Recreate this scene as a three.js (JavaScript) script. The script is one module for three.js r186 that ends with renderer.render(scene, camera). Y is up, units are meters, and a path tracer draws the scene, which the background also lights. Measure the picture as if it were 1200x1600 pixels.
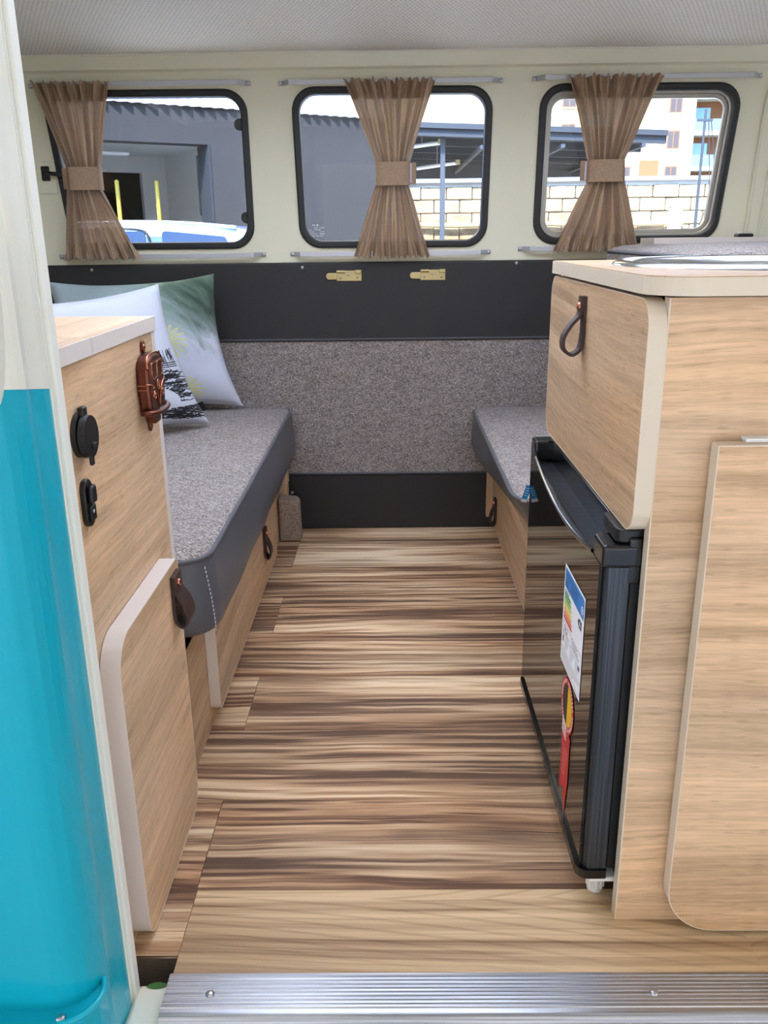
import * as THREE from 'three';
import { mergeGeometries, mergeVertices, toCreasedNormals } from 'three/addons/utils/BufferGeometryUtils.js';
import { RoundedBoxGeometry } from 'three/addons/geometries/RoundedBoxGeometry.js';
import { Sky } from 'three/addons/objects/Sky.js';

// ---------------------------------------------------------------- camera, sky, sun, exposure
const scene = new THREE.Scene();
const camera = new THREE.PerspectiveCamera(2 * Math.atan(800 / 1333.07) * 180 / Math.PI, 0.75, 0.02, 3000);
camera.rotation.order = 'YXZ';
camera.rotation.set(-0.314136, 0.0108085, -0.0119609);
camera.position.set(0, 0.8188, 2.3785);
const renderer = new THREE.WebGLRenderer({ antialias: true });
renderer.toneMapping = THREE.LinearToneMapping;
renderer.toneMappingExposure = 1.5;
renderer.shadowMap.enabled = true;
renderer.shadowMap.type = THREE.PCFSoftShadowMap;

const toSun = new THREE.Vector3(-0.22, 0.72, 0.66).normalize();
const sky = new Sky();
sky.name = 'sky';
sky.scale.setScalar(1000);
sky.material.uniforms.turbidity.value = 20;
sky.material.uniforms.rayleigh.value = 0.2;
sky.material.uniforms.mieCoefficient.value = 0.006;
sky.material.uniforms.mieDirectionalG.value = 0.75;
sky.material.uniforms.sunPosition.value.copy(toSun);
scene.add(sky);
scene.environmentIntensity = 1.8;
const sun = new THREE.DirectionalLight(new THREE.Color(1.0, 0.93, 0.82), 12.0);
sun.name = 'sun';
sun.position.copy(toSun).multiplyScalar(60);
sun.castShadow = true;
sun.shadow.mapSize.set(2048, 2048);
sun.shadow.radius = 2;
Object.assign(sun.shadow.camera, { left: -50, right: 50, top: 50, bottom: -50, near: 1, far: 180 });
scene.add(sun, sun.target);

// ---------------------------------------------------------------- random numbers and noise
let seed = 7;
const rnd = () => { seed = (seed + 0x6d2b79f5) | 0; let t = Math.imul(seed ^ (seed >>> 15), 1 | seed); t = (t + Math.imul(t ^ (t >>> 7), 61 | t)) ^ t; return ((t ^ (t >>> 14)) >>> 0) / 4294967296; };
const LAT = new Float32Array(65536); for (let i = 0; i < 65536; i++) LAT[i] = rnd();
// value noise that repeats after px, py cells
function vn(x, y, px, py, s = 0) {
  const ix = Math.floor(x), iy = Math.floor(y), fx = x - ix, fy = y - iy, u = fx * fx * (3 - 2 * fx), v = fy * fy * (3 - 2 * fy);
  const x0 = ((ix % px) + px) % px, x1 = (x0 + 1) % px, y0 = ((iy % py) + py) % py, y1 = (y0 + 1) % py;
  const h = (a, b) => LAT[(a * 1619 + b * 31337 + s * 6971 + ((a * b) & 1023) * 13) & 65535];
  const a = h(x0, y0), b = h(x1, y0), c = h(x0, y1), d = h(x1, y1);
  return a + (b - a) * u + (c - a + (a - b - c + d) * u) * v;
}
const lerp = (a, b, t) => a + (b - a) * t, clamp = (x, a = 0, b = 1) => Math.min(b, Math.max(a, x));
const smooth = (a, b, x) => { const t = clamp((x - a) / (b - a)); return t * t * (3 - 2 * t); };
function dataTex(w, h, metresU, metresV, fn, srgb = true) {
  const d = new Uint8Array(w * h * 4), o = [0, 0, 0];
  for (let j = 0; j < h; j++) for (let i = 0; i < w; i++) {
    fn((i + 0.5) / w, (j + 0.5) / h, o);
    const k = (j * w + i) * 4;
    d[k] = clamp(o[0], 0, 255); d[k + 1] = clamp(o[1], 0, 255); d[k + 2] = clamp(o[2], 0, 255); d[k + 3] = 255;
  }
  const t = new THREE.DataTexture(d, w, h, THREE.RGBAFormat);
  t.wrapS = t.wrapT = THREE.RepeatWrapping; t.magFilter = THREE.LinearFilter; t.minFilter = THREE.LinearMipmapLinearFilter; t.generateMipmaps = true;
  t.repeat.set(1 / metresU, 1 / metresV);
  if (srgb) t.colorSpace = THREE.SRGBColorSpace;
  t.needsUpdate = true;
  return t;
}
function canvasTex(w, h, draw) {
  const c = document.createElement('canvas'); c.width = w; c.height = h;
  draw(c.getContext('2d'), w, h);
  const t = new THREE.CanvasTexture(c); t.colorSpace = THREE.SRGBColorSpace; t.magFilter = THREE.LinearFilter;
  return t;
}

// ---------------------------------------------------------------- textures
// light oak laminate, grain along u
function oakTex(seedN, base, depth) {
  return dataTex(1024, 1024, 0.9, 0.6, (u, v, o) => {
    const warp = 0.035 * (vn(u * 3, v * 3, 3, 3, seedN) - 0.5) + 0.012 * (vn(u * 9, v * 6, 9, 6, seedN + 1) - 0.5);
    const w = v + warp;
    const band = vn(u * 2, w * 12, 2, 12, seedN + 2), ring = vn(u * 2, w * 46, 2, 46, seedN + 3), fine = vn(u * 10, w * 210, 10, 210, seedN + 4), pore = vn(u * 30, w * 512, 30, 512, seedN + 5), dash = vn(u * 44, w * 320, 44, 320, seedN + 8);
    let k = 1 + depth * ((band - 0.5) * 0.20 + (ring - 0.5) * 0.16 + (fine - 0.5) * 0.13 + (pore - 0.5) * 0.16);
    k -= depth * 0.26 * smooth(0.74, 0.92, band) * smooth(0.35, 0.75, ring);
    k -= depth * (0.14 * smooth(0.66, 0.95, pore) + 0.10 * smooth(0.74, 0.95, dash));
    const warm = (vn(u * 2, w * 8, 2, 8, seedN + 6) - 0.5) * 10;
    o[0] = base[0] * k + warm; o[1] = base[1] * (k * 1.08 - 0.08); o[2] = base[2] * (k * 1.24 - 0.24) - warm;
  });
}
// striped plank vinyl, grain along u
const floorTex = dataTex(2048, 2048, 1.5, 1.3, (u, v, o) => {
  const warp = 0.018 * (vn(u * 3, v * 5, 3, 5, 21) - 0.5) + 0.009 * (vn(u * 9, v * 12, 9, 12, 22) - 0.5) + 0.0022 * (vn(u * 26, v * 40, 26, 40, 20) - 0.5);
  const w = v + warp;
  const wide = vn(u * 2, w * 18, 2, 18, 23), mid = vn(u * 5, w * 60, 5, 60, 24), thin = smooth(0.2, 0.8, vn(u * 7, w * 200, 7, 200, 25)), fine = vn(u * 30, w * 620, 30, 620, 26);
  let k = 0.54 + (wide - 0.5) * 0.62 + (mid - 0.5) * 0.5 + (thin - 0.5) * 0.5 + (fine - 0.5) * 0.3;
  const vein = smooth(0.76, 0.9, vn(u * 5, w * 120, 5, 120, 27)) * (0.4 + 0.6 * vn(u * 9, w * 120, 9, 120, 28)), hair = smooth(0.8, 0.9, vn(u * 7, w * 330, 7, 330, 30));
  k = clamp(k - 0.5 * vein - 0.42 * hair, 0, 1);
  const c0 = [98, 71, 54], c1 = [175, 138, 104], c2 = [226, 197, 160];
  const a = k < 0.5 ? c0 : c1, b = k < 0.5 ? c1 : c2, t = k < 0.5 ? k * 2 : k * 2 - 1;
  const red = (vn(u * 4, w * 30, 4, 30, 29) - 0.5) * 12;
  for (let i = 0; i < 3; i++) o[i] = lerp(a[i], b[i], t);
  o[0] += red; o[2] -= red * 0.6;
});
// quieter board for the row at the sill: pale wood with a flame figure
const floorPale = dataTex(1536, 512, 1.4, 0.3, (u, v, o) => {
  const warp = 0.10 * (vn(u * 2, v * 2, 2, 2, 11) - 0.5) + 0.03 * (vn(u * 6, v * 5, 6, 5, 12) - 0.5), w = v + warp;
  const ring = vn(u * 1, w * 26, 1, 26, 13), thin = vn(u * 3, w * 90, 3, 90, 14), fine = vn(u * 20, w * 250, 20, 250, 15);
  let k = 0.72 + (vn(u * 2, w * 5, 2, 5, 16) - 0.5) * 0.5 + (ring - 0.5) * 0.35 + (thin - 0.5) * 0.25 + (fine - 0.5) * 0.18;
  const du = (u - 0.47) * 2.4, cath = Math.abs(w - 0.5 + 0.05 * Math.sin(u * 6.2832)) * 2.2 - 0.55 * du * du, line = smooth(0.55, 0.95, Math.sin(cath * 46 + 3 * vn(u * 4, v * 4, 4, 4, 18)));
  k = clamp(k - 0.16 * line * smooth(0.55, 0.2, Math.abs(w - 0.5)) - 0.35 * smooth(0.78, 0.9, vn(u * 4, w * 34, 4, 34, 17)), 0, 1);
  o[0] = lerp(122, 224, k); o[1] = lerp(90, 192, k); o[2] = lerp(64, 150, k);
});
// tweed: two tones of yarn in short dashes
function tweedFn(lo, hi) {
  return (u, v, o) => {
    const a = vn(u * 110, v * 220, 110, 220, 31), b = vn(u * 230, v * 430, 230, 430, 32), c = vn(u * 18, v * 30, 18, 30, 33);
    const twill = 0.5 + 0.5 * Math.sin((u * 130 + v * 130) * 2 * Math.PI);
    let k = smooth(0.25, 0.75, a * 0.5 + b * 0.5) * 0.75 + twill * 0.15 + (c - 0.5) * 0.16 + 0.04;
    for (let i = 0; i < 3; i++) o[i] = lerp(lo[i], hi[i], k);
  };
}
const tweedMap = dataTex(1024, 1024, 0.25, 0.25, tweedFn([74, 67, 64], [190, 177, 170]));
const tweedBump = dataTex(512, 512, 0.165, 0.165, (u, v, o) => { const a = vn(u * 110, v * 220, 110, 220, 35) * 255; o[0] = o[1] = o[2] = a; }, false);
const grainBump = dataTex(512, 512, 0.12, 0.12, (u, v, o) => { const a = (0.6 * vn(u * 90, v * 90, 90, 90, 41) + 0.4 * vn(u * 40, v * 40, 40, 40, 42)) * 255; o[0] = o[1] = o[2] = a; }, false);
const perfFn = (paint) => (u, v, o) => {
  const n = 24, x = u * n, y = v * n, odd = Math.floor(y) % 2 ? 0.5 : 0, dx = (x + odd) - Math.floor(x + odd) - 0.5, dy = y - Math.floor(y) - 0.5;
  const hole = smooth(0.20, 0.13, Math.hypot(dx, dy)), g = vn(u * 90, v * 90, 90, 90, 43);
  paint(hole, g, o);
};
const headMap = dataTex(512, 512, 0.24, 0.24, perfFn((hole, g, o) => { const k = 1 - 0.28 * hole + (g - 0.5) * 0.05; o[0] = 228 * k; o[1] = 223 * k; o[2] = 213 * k; }));
const headBump = dataTex(512, 512, 0.24, 0.24, perfFn((hole, g, o) => { o[0] = o[1] = o[2] = 255 * (0.8 - 0.7 * hole + 0.2 * g); }), false);
const weaveBump = dataTex(256, 256, 0.04, 0.04, (u, v, o) => { o[0] = o[1] = o[2] = 128 + 60 * Math.sin(u * 40 * 6.2832) * Math.sin(v * 40 * 6.2832) + 50 * (vn(u * 60, v * 60, 60, 60, 44) - 0.5); }, false);
const weaveMap = dataTex(256, 256, 0.05, 0.05, (u, v, o) => { const k = 1 + 0.12 * (vn(u * 60, v * 14, 60, 14, 45) - 0.5) + 0.12 * (vn(u * 14, v * 60, 14, 60, 46) - 0.5); o[0] = 163 * k; o[1] = 136 * k; o[2] = 111 * k; });
const brushMap = dataTex(512, 512, 0.5, 0.25, (u, v, o) => { const k = 0.85 + 0.3 * (vn(u * 4, v * 240, 4, 240, 47) - 0.5); o[0] = o[1] = o[2] = 235 * k; });
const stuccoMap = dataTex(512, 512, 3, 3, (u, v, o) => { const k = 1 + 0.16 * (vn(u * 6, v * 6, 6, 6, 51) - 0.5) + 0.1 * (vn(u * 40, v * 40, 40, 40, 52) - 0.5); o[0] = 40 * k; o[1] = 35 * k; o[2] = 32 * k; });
const concreteMap = dataTex(512, 512, 5, 5, (u, v, o) => { const k = 1 + 0.2 * (vn(u * 5, v * 5, 5, 5, 53) - 0.5) + 0.16 * (vn(u * 60, v * 60, 60, 60, 54) - 0.5); o[0] = 168 * k; o[1] = 164 * k; o[2] = 157 * k; });
const blockMap = dataTex(256, 256, 0.5, 0.5, (u, v, o) => { const k = 1 + 0.3 * (vn(u * 5, v * 9, 5, 9, 55) - 0.5) + 0.25 * (vn(u * 40, v * 40, 40, 40, 56) - 0.5); o[0] = 138 * k; o[1] = 116 * k; o[2] = 86 * k; });
const carpetMap = dataTex(256, 256, 0.1, 0.1, (u, v, o) => { const k = 1 + 0.6 * (vn(u * 70, v * 70, 70, 70, 57) - 0.5); o[0] = 146 * k; o[1] = 128 * k; o[2] = 112 * k; });

// ---------------------------------------------------------------- materials
const std = (o) => new THREE.MeshStandardMaterial(o), phy = (o) => new THREE.MeshPhysicalMaterial(o);
const oakA = oakTex(61, [211, 175, 138], 0.75), oakB = oakTex(71, [192, 157, 121], 0.85);
const M = {
  oak: std({ map: oakA, roughness: 0.5 }),
  oakB: std({ map: oakB, roughness: 0.5 }),
  bandWarm: std({ color: '#d9c8b0', roughness: 0.42 }),
  band: std({ color: '#dcd0c6', roughness: 0.42 }),
  plank: phy({ map: floorTex, roughness: 0.55, specularIntensity: 0.5 }),
  plankPale: phy({ map: floorPale, roughness: 0.55, specularIntensity: 0.5 }),
  cream: phy({ color: '#dcd7bd', roughness: 0.42, clearcoat: 0.35, clearcoatRoughness: 0.2 }),
  creamOut: phy({ color: '#e6e2d0', roughness: 0.34, clearcoat: 0.6, clearcoatRoughness: 0.08 }),
  turquoise: phy({ color: '#00a4b8', roughness: 0.42, specularIntensity: 0.5, clearcoat: 0.35, clearcoatRoughness: 0.08 }),
  lip: std({ color: '#e9e6d8', roughness: 0.4 }),
  head: std({ map: headMap, bumpMap: headBump, bumpScale: 0.0008, roughness: 0.7 }),
  vinyl: std({ color: '#201e1f', roughness: 0.58, bumpMap: grainBump, bumpScale: 0.0003 }),
  vinylGrey: std({ color: '#55555a', roughness: 0.42, bumpMap: grainBump, bumpScale: 0.0002 }),
  piping: std({ color: '#37373b', roughness: 0.45 }),
  tweed: std({ map: tweedMap, bumpMap: tweedBump, bumpScale: 0.0006, roughness: 0.95 }),
  rubber: std({ color: '#141416', roughness: 0.45 }),
  black: std({ color: '#121214', roughness: 0.4 }),
  blackGloss: phy({ color: '#08080a', roughness: 0.2, clearcoat: 0.25, clearcoatRoughness: 0.03 }),
  pane: phy({ color: '#fbfdfc', roughness: 0, transmission: 1, thickness: 0, ior: 1.5 }),
  alu: std({ map: brushMap, color: '#d4d4d8', metalness: 1, roughness: 0.36 }),
  aluRod: std({ color: '#bcbcc0', metalness: 0.55, roughness: 0.4 }),
  aluOld: std({ color: '#a9a59c', metalness: 0.75, roughness: 0.45 }),
  chrome: std({ color: '#dadce0', metalness: 1, roughness: 0.12 }),
  steel: std({ color: '#cfd1d4', metalness: 1, roughness: 0.16 }),
  screw: std({ color: '#b9b9bc', metalness: 1, roughness: 0.3 }),
  brass: std({ color: '#b9a878', metalness: 0.85, roughness: 0.4 }),
  copper: std({ color: '#6e4034', metalness: 0.9, roughness: 0.34 }),
  copperBright: std({ color: '#bd7d62', metalness: 1, roughness: 0.25 }),
  leather: std({ color: '#3a2420', roughness: 0.5, bumpMap: grainBump, bumpScale: 0.0003 }),
  cloth: phy({ map: weaveMap, bumpMap: weaveBump, bumpScale: 0.0002, roughness: 0.95, transmission: 0.46, thickness: 0, side: THREE.DoubleSide }),
  clothHem: std({ map: weaveMap, bumpMap: weaveBump, bumpScale: 0.0002, roughness: 0.95, side: THREE.DoubleSide }),
  velcro: std({ color: '#c9c2d2', roughness: 0.9 }),
  carpet: std({ map: carpetMap, roughness: 1, bumpMap: tweedBump, bumpScale: 0.001 }),
  milky: phy({ color: '#f6f6f4', roughness: 1, transmission: 0.9, thickness: 0 }),
  white: std({ color: '#e8e8e6', roughness: 0.5 }),
  offwhite: std({ color: '#d9d6cf', roughness: 0.45 }),
  glassDark: phy({ color: '#15110e', roughness: 0.03, ior: 1.42 }),
  fridgeSide: std({ map: brushMap, color: '#62666d', metalness: 0.85, roughness: 0.34 }),
  stucco: std({ map: stuccoMap, roughness: 0.9 }),
  concrete: std({ map: concreteMap, roughness: 0.9 }),
  block: std({ map: blockMap, roughness: 0.95 }),
  corrugated: std({ color: '#dcdad6', roughness: 0.55 }),
  darkSteel: std({ color: '#1f2022', roughness: 0.6 }),
  steelGrey: std({ color: '#7d8085', roughness: 0.5 }),
  postGrey: std({ color: '#2b2d31', roughness: 0.6 }),
  fWhite: std({ color: '#a39c8c', roughness: 0.9 }),
  fPane: std({ color: '#3f3129', roughness: 0.3 }),
  yellow: std({ color: '#b3912f', roughness: 0.6 }),
  carPaint: phy({ color: '#4a5f80', metalness: 0.1, roughness: 0.35, clearcoat: 0.6, clearcoatRoughness: 0.05 }),
  carGlass: phy({ color: '#21364f', roughness: 0.06, clearcoat: 1 }),
  bWhite: std({ color: '#d9d4c8', roughness: 0.9 }),
  bTan: std({ color: '#a8966c', roughness: 0.9 }),
  bOrange: std({ color: '#7a4a28', roughness: 0.9 }),
  bGlass: phy({ color: '#6f8794', roughness: 0.08, clearcoat: 1 }),
  bRail: std({ color: '#565c61', roughness: 0.4 }),
  leaf: std({ color: '#3c6a2c', roughness: 0.7 }),
};

// ---------------------------------------------------------------- building helpers
const used = new Map(), org = new WeakMap();
const uniq = (n) => { const k = used.get(n) ?? 0; used.set(n, k + 1); return k ? n + '_' + String(k).padStart(3, '0') : n; };
function thing(name, label, category, base = [0, 0, 0], group) {
  const g = new THREE.Group(); g.name = uniq(name); g.position.set(...base); org.set(g, base);
  g.userData = { label, category }; if (group) g.userData.group = group;
  scene.add(g); return g;
}
function struct(name, base = [0, 0, 0]) { const g = new THREE.Group(); g.name = name; g.position.set(...base); org.set(g, base); g.userData = { kind: 'structure' }; scene.add(g); return g; }
function part(p, name, geo, mat, label) {           // geo in world metres
  const m = new THREE.Mesh(geo, mat), o = org.get(p);
  if (o) { geo.translate(-o[0], -o[1], -o[2]); org.set(m, o); }
  m.name = name; m.castShadow = m.receiveShadow = true; if (label) m.userData.label = label;
  p.add(m); return m;
}
const V2 = (x, y) => new THREE.Vector2(x, y), V3 = (x, y, z) => new THREE.Vector3(x, y, z);
// rounded polygon: points counter-clockwise, r a number or one per corner
function roundPoly(pts, r) {
  const s = new THREE.Shape(), n = pts.length;
  for (let i = 0; i < n; i++) {
    const p = V2(...pts[i]), a = V2(...pts[(i + n - 1) % n]).sub(p), b = V2(...pts[(i + 1) % n]).sub(p), R = Array.isArray(r) ? r[i] : r;
    if (R <= 0) { i ? s.lineTo(p.x, p.y) : s.moveTo(p.x, p.y); continue; }
    const la = a.length(), lb = b.length(); a.normalize(); b.normalize();
    const half = Math.acos(clamp(a.dot(b), -1, 1)) / 2, d = Math.min(R / Math.tan(half), la * 0.49, lb * 0.49), k = d * 0.5523 * 1.0;
    const A = p.clone().addScaledVector(a, d), B = p.clone().addScaledVector(b, d);
    i ? s.lineTo(A.x, A.y) : s.moveTo(A.x, A.y);
    s.bezierCurveTo(A.x - a.x * k, A.y - a.y * k, B.x - b.x * k, B.y - b.y * k, B.x, B.y);
  }
  s.closePath(); return s;
}
const rrect = (x0, x1, y0, y1, r = 0) => roundPoly([[x0, y0], [x1, y0], [x1, y1], [x0, y1]], r);   // r: bl, br, tr, tl
function insetPoly(pts, d) {                        // counter-clockwise polygon moved inwards
  const n = pts.length, L = pts.map((p, i) => { const q = pts[(i + 1) % n], dx = q[0] - p[0], dy = q[1] - p[1], l = Math.hypot(dx, dy); return { p: [p[0] - dy / l * d, p[1] + dx / l * d], d: [dx / l, dy / l] }; });
  return L.map((b, i) => { const a = L[(i + n - 1) % n], c = a.d[0] * b.d[1] - a.d[1] * b.d[0], t = ((b.p[0] - a.p[0]) * b.d[1] - (b.p[1] - a.p[1]) * b.d[0]) / c; return [a.p[0] + a.d[0] * t, a.p[1] + a.d[1] * t]; });
}
function ext(shape, depth, bev = 0, curve = 10) {
  const g = new THREE.ExtrudeGeometry(shape, { depth: depth - 2 * bev, bevelEnabled: bev > 0, bevelThickness: bev, bevelSize: bev, bevelOffset: -bev, bevelSegments: 2, curveSegments: curve });
  g.translate(0, 0, bev);
  return toCreasedNormals(g, 0.32);
}
// uv in metres from the face direction; grain: the axis that u follows
function uvM(g, grain = 'x', off = [0, 0]) {
  if (g.index) g = g.toNonIndexed();
  const p = g.attributes.position, uv = new Float32Array(p.count * 2), a = V3(), b = V3(), c = V3(), ax = { x: 0, y: 1, z: 2 }[grain];
  for (let i = 0; i < p.count; i += 3) {
    a.fromBufferAttribute(p, i); b.fromBufferAttribute(p, i + 1); c.fromBufferAttribute(p, i + 2);
    const n = b.clone().sub(a).cross(c.clone().sub(a)), m = [Math.abs(n.x), Math.abs(n.y), Math.abs(n.z)], k = m.indexOf(Math.max(...m));
    const axes = [0, 1, 2].filter((q) => q !== k); if (axes[1] === ax) axes.reverse();
    for (const [j, q] of [a, b, c].entries()) { const e = [q.x, q.y, q.z]; uv[(i + j) * 2] = e[axes[0]] + off[0]; uv[(i + j) * 2 + 1] = e[axes[1]] + off[1]; }
  }
  g.setAttribute('uv', new THREE.BufferAttribute(uv, 2));
  return g;
}
const boardZ = (x0, x1, y0, y1, z0, z1, r = 0, bev = 0) => ext(rrect(x0, x1, y0, y1, r), z1 - z0, bev).translate(0, 0, z0);
const boardX = (x0, x1, y0, y1, z0, z1, r = 0, bev = 0) => ext(rrect(-z1, -z0, y0, y1, r), x1 - x0, bev).rotateY(Math.PI / 2).translate(x0, 0, 0);   // corners: near-bottom, far-bottom, far-top, near-top
const boardY = (x0, x1, y0, y1, z0, z1, r = 0, bev = 0) => ext(rrect(x0, x1, -z1, -z0, r), y1 - y0, bev).rotateX(-Math.PI / 2).translate(0, y0, 0);   // corners: near-left, near-right, far-right, far-left
const box = (x0, x1, y0, y1, z0, z1) => new THREE.BoxGeometry(x1 - x0, y1 - y0, z1 - z0).translate((x0 + x1) / 2, (y0 + y1) / 2, (z0 + z1) / 2);
const rbox = (x0, x1, y0, y1, z0, z1, r = 0.002, s = 2) => new RoundedBoxGeometry(x1 - x0, y1 - y0, z1 - z0, s, r).translate((x0 + x1) / 2, (y0 + y1) / 2, (z0 + z1) / 2);
function frame(shapeOuter, ptsInner, r, depth, bev = 0) { shapeOuter.holes.push(roundPoly(ptsInner, r)); return ext(shapeOuter, depth, bev, 8); }
function tube(pts, r, seg = 0, closed = false, radial = 8) { return new THREE.TubeGeometry(new THREE.CatmullRomCurve3(pts.map((p) => V3(...p)), closed, 'centripetal'), seg || pts.length * 8, r, radial, closed); }
function cyl(p, axis, r, h, seg = 20, r2 = r) {     // p: centre
  const g = new THREE.CylinderGeometry(r2, r, h, seg);
  if (axis === 'x') g.rotateZ(-Math.PI / 2); if (axis === 'z') g.rotateX(Math.PI / 2);
  return g.translate(...p);
}
// round-head screw: a low dome with a cross slot look made of a ring and a dome; axis +z by default
function screwGeo(p, axis, r = 0.0045) {
  const pts = [V2(0, 0.5 * r), V2(0.25 * r, 0.42 * r), V2(0.35 * r, 0.5 * r), V2(0.7 * r, 0.36 * r), V2(r, 0.05 * r), V2(r, -0.3 * r)];
  const g = new THREE.LatheGeometry(pts.reverse(), 14);
  if (axis === 'x') g.rotateZ(-Math.PI / 2); if (axis === '-x') g.rotateZ(Math.PI / 2); if (axis === 'z') g.rotateX(Math.PI / 2);
  return g.translate(...p);
}
// board with a thin pale band round its edge: returns the panel mesh, the band is its child
function bandedX(p, name, x0, x1, y0, y1, z0, z1, r, mat, grain = 'z', off = [0, 0], bandMat = M.band) {
  const rr = Array.isArray(r) ? r : [r, r, r, r], t = 0.0012;
  const m = part(p, name, uvM(boardX(x0, x1, y0 + t, y1 - t, z0 + t, z1 - t, rr.map((q) => Math.max(0, q - t)), 0), grain, off), mat);
  const sh = rrect(-z1, -z0, y0, y1, rr); sh.holes.push(rrect(-z1 + t, -z0 - t, y0 + t, y1 - t, rr.map((q) => Math.max(0, q - t))));
  part(m, 'edge_band', ext(sh, x1 - x0 + 0.0004, 0, 10).rotateY(Math.PI / 2).translate(x0 - 0.0002, 0, 0), bandMat, 'pale edge band');
  return m;
}
function bandedZ(p, name, x0, x1, y0, y1, z0, z1, r, mat, grain = 'x', off = [0, 0]) {
  const rr = Array.isArray(r) ? r : [r, r, r, r], t = 0.0012;
  const m = part(p, name, uvM(boardZ(x0 + t, x1 - t, y0 + t, y1 - t, z0, z1, rr.map((q) => Math.max(0, q - t)), 0), grain, off), mat);
  const sh = rrect(x0, x1, y0, y1, rr); sh.holes.push(rrect(x0 + t, x1 - t, y0 + t, y1 - t, rr.map((q) => Math.max(0, q - t))));
  part(m, 'edge_band', ext(sh, z1 - z0 + 0.0004, 0, 10).translate(0, 0, z0 - 0.0002), M.bandWarm, 'pale edge band');
  return m;
}
// folded leather strap with a rivet on a face whose outward direction is side * x
function strap(p, x, y, z, side, w = 0.02, s = 1, f = 1) {
  const c = new THREE.CatmullRomCurve3([[0.0022, 0], [0.0022, -0.02], [0.0022, -0.05], [0.006, -0.068], [0.016, -0.074], [0.026, -0.066], [0.027, -0.053], [0.018, -0.036], [0.008, -0.024], [0.0058, -0.012], [0.0056, 0]].map(([a, b]) => V3(0.0022 + (a - 0.0022) * s * f, b * s, 0)), false, 'centripetal').getPoints(60);
  const h = 0.0021, A = [], B = [];
  c.forEach((q, i) => { const d = c[Math.min(60, i + 1)].clone().sub(c[Math.max(0, i - 1)]).normalize(); A.push([q.x - d.y * h, q.y + d.x * h]); B.push([q.x + d.y * h, q.y - d.x * h]); });
  const sh = new THREE.Shape([...A, ...B.reverse()].map(([a, b]) => V2(a, b)));
  let g = ext(sh, w, 0.0006).translate(0, 0, -w / 2);
  if (side < 0) g.rotateY(Math.PI);
  g = uvM(g, 'y').translate(x, y, z);
  const m = part(p, 'pull_strap', g, M.leather, 'dark brown leather pull strap');
  const rv = new THREE.LatheGeometry([V2(0.0055 * s, -0.002), V2(0.0055 * s, 0.0006), V2(0.004 * s, 0.0022), V2(0, 0.0028)], 16).rotateZ(side > 0 ? -Math.PI / 2 : Math.PI / 2).translate(x + side * 0.0085 * s, y - 0.013 * s, z);
  return { m, rv };
}
function strapOn(p, x, y, z, side, w, s, f) { const { m, rv } = strap(p, x, y, z, side, w, s, f); if (p.isGroup) part(m, 'rivet', rv, M.copperBright, 'copper rivet'); else part(p, 'rivet', rv, M.copperBright, 'copper rivet'); }
// closed loops of equal count joined into a skin
function loft(rings, capStart, capEnd, uvFn) {
  const n = rings[0].length, P = [], I = [], UV = [];
  rings.forEach((R, k) => R.forEach((q, i) => { P.push(...q); UV.push(...uvFn(q, i, k)); }));
  for (let k = 0; k + 1 < rings.length; k++) for (let i = 0; i < n; i++) { const a = k * n + i, b = k * n + (i + 1) % n, c = a + n, d = b + n; I.push(a, c, b, b, c, d); }
  const cap = (k, flip) => { const R = rings[k], m = [0, 1, 2].map((j) => R.reduce((s, q) => s + q[j], 0) / n), at = P.length / 3; P.push(...m); UV.push(...uvFn(m, 0, k)); for (let i = 0; i < n; i++) { const a = k * n + i, b = k * n + (i + 1) % n; flip ? I.push(at, a, b) : I.push(at, b, a); } };
  if (capStart) cap(0, true); if (capEnd) cap(rings.length - 1, false);
  const g = new THREE.BufferGeometry();
  g.setAttribute('position', new THREE.Float32BufferAttribute(P, 3)); g.setAttribute('uv', new THREE.Float32BufferAttribute(UV, 2)); g.setIndex(I); g.computeVertexNormals();
  return g;
}
// rounded rectangle loop in plan: counts equal for any inset; corner order near-left, near-right, far-right, far-left
function planLoop(x0, x1, z0, z1, r, inset, y, corner = 10, edge = 14) {
  const out = [], X0 = x0 + inset, X1 = x1 - inset, Z0 = z0 + inset, Z1 = z1 - inset, R = r.map((q) => Math.max(0.002, q - inset));
  const C = [[X0 + R[0], Z1 - R[0], R[0], 180], [X1 - R[1], Z1 - R[1], R[1], 90], [X1 - R[2], Z0 + R[2], R[2], 0], [X0 + R[3], Z0 + R[3], R[3], -90]];
  C.forEach(([cx, cz, q, a0], k) => {
    for (let i = 0; i <= corner; i++) { const a = (a0 - 90 * i / corner) * Math.PI / 180; out.push([cx + q * Math.cos(a), y, cz + q * Math.sin(a)]); }
    const e = out[out.length - 1], [nx, nz, nr, na] = C[(k + 1) % 4], s = [nx + nr * Math.cos(na * Math.PI / 180), y, nz + nr * Math.sin(na * Math.PI / 180)];
    for (let i = 1; i < edge; i++) out.push([lerp(e[0], s[0], i / edge), y, lerp(e[2], s[2], i / edge)]);
  });
  return out;
}

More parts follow.
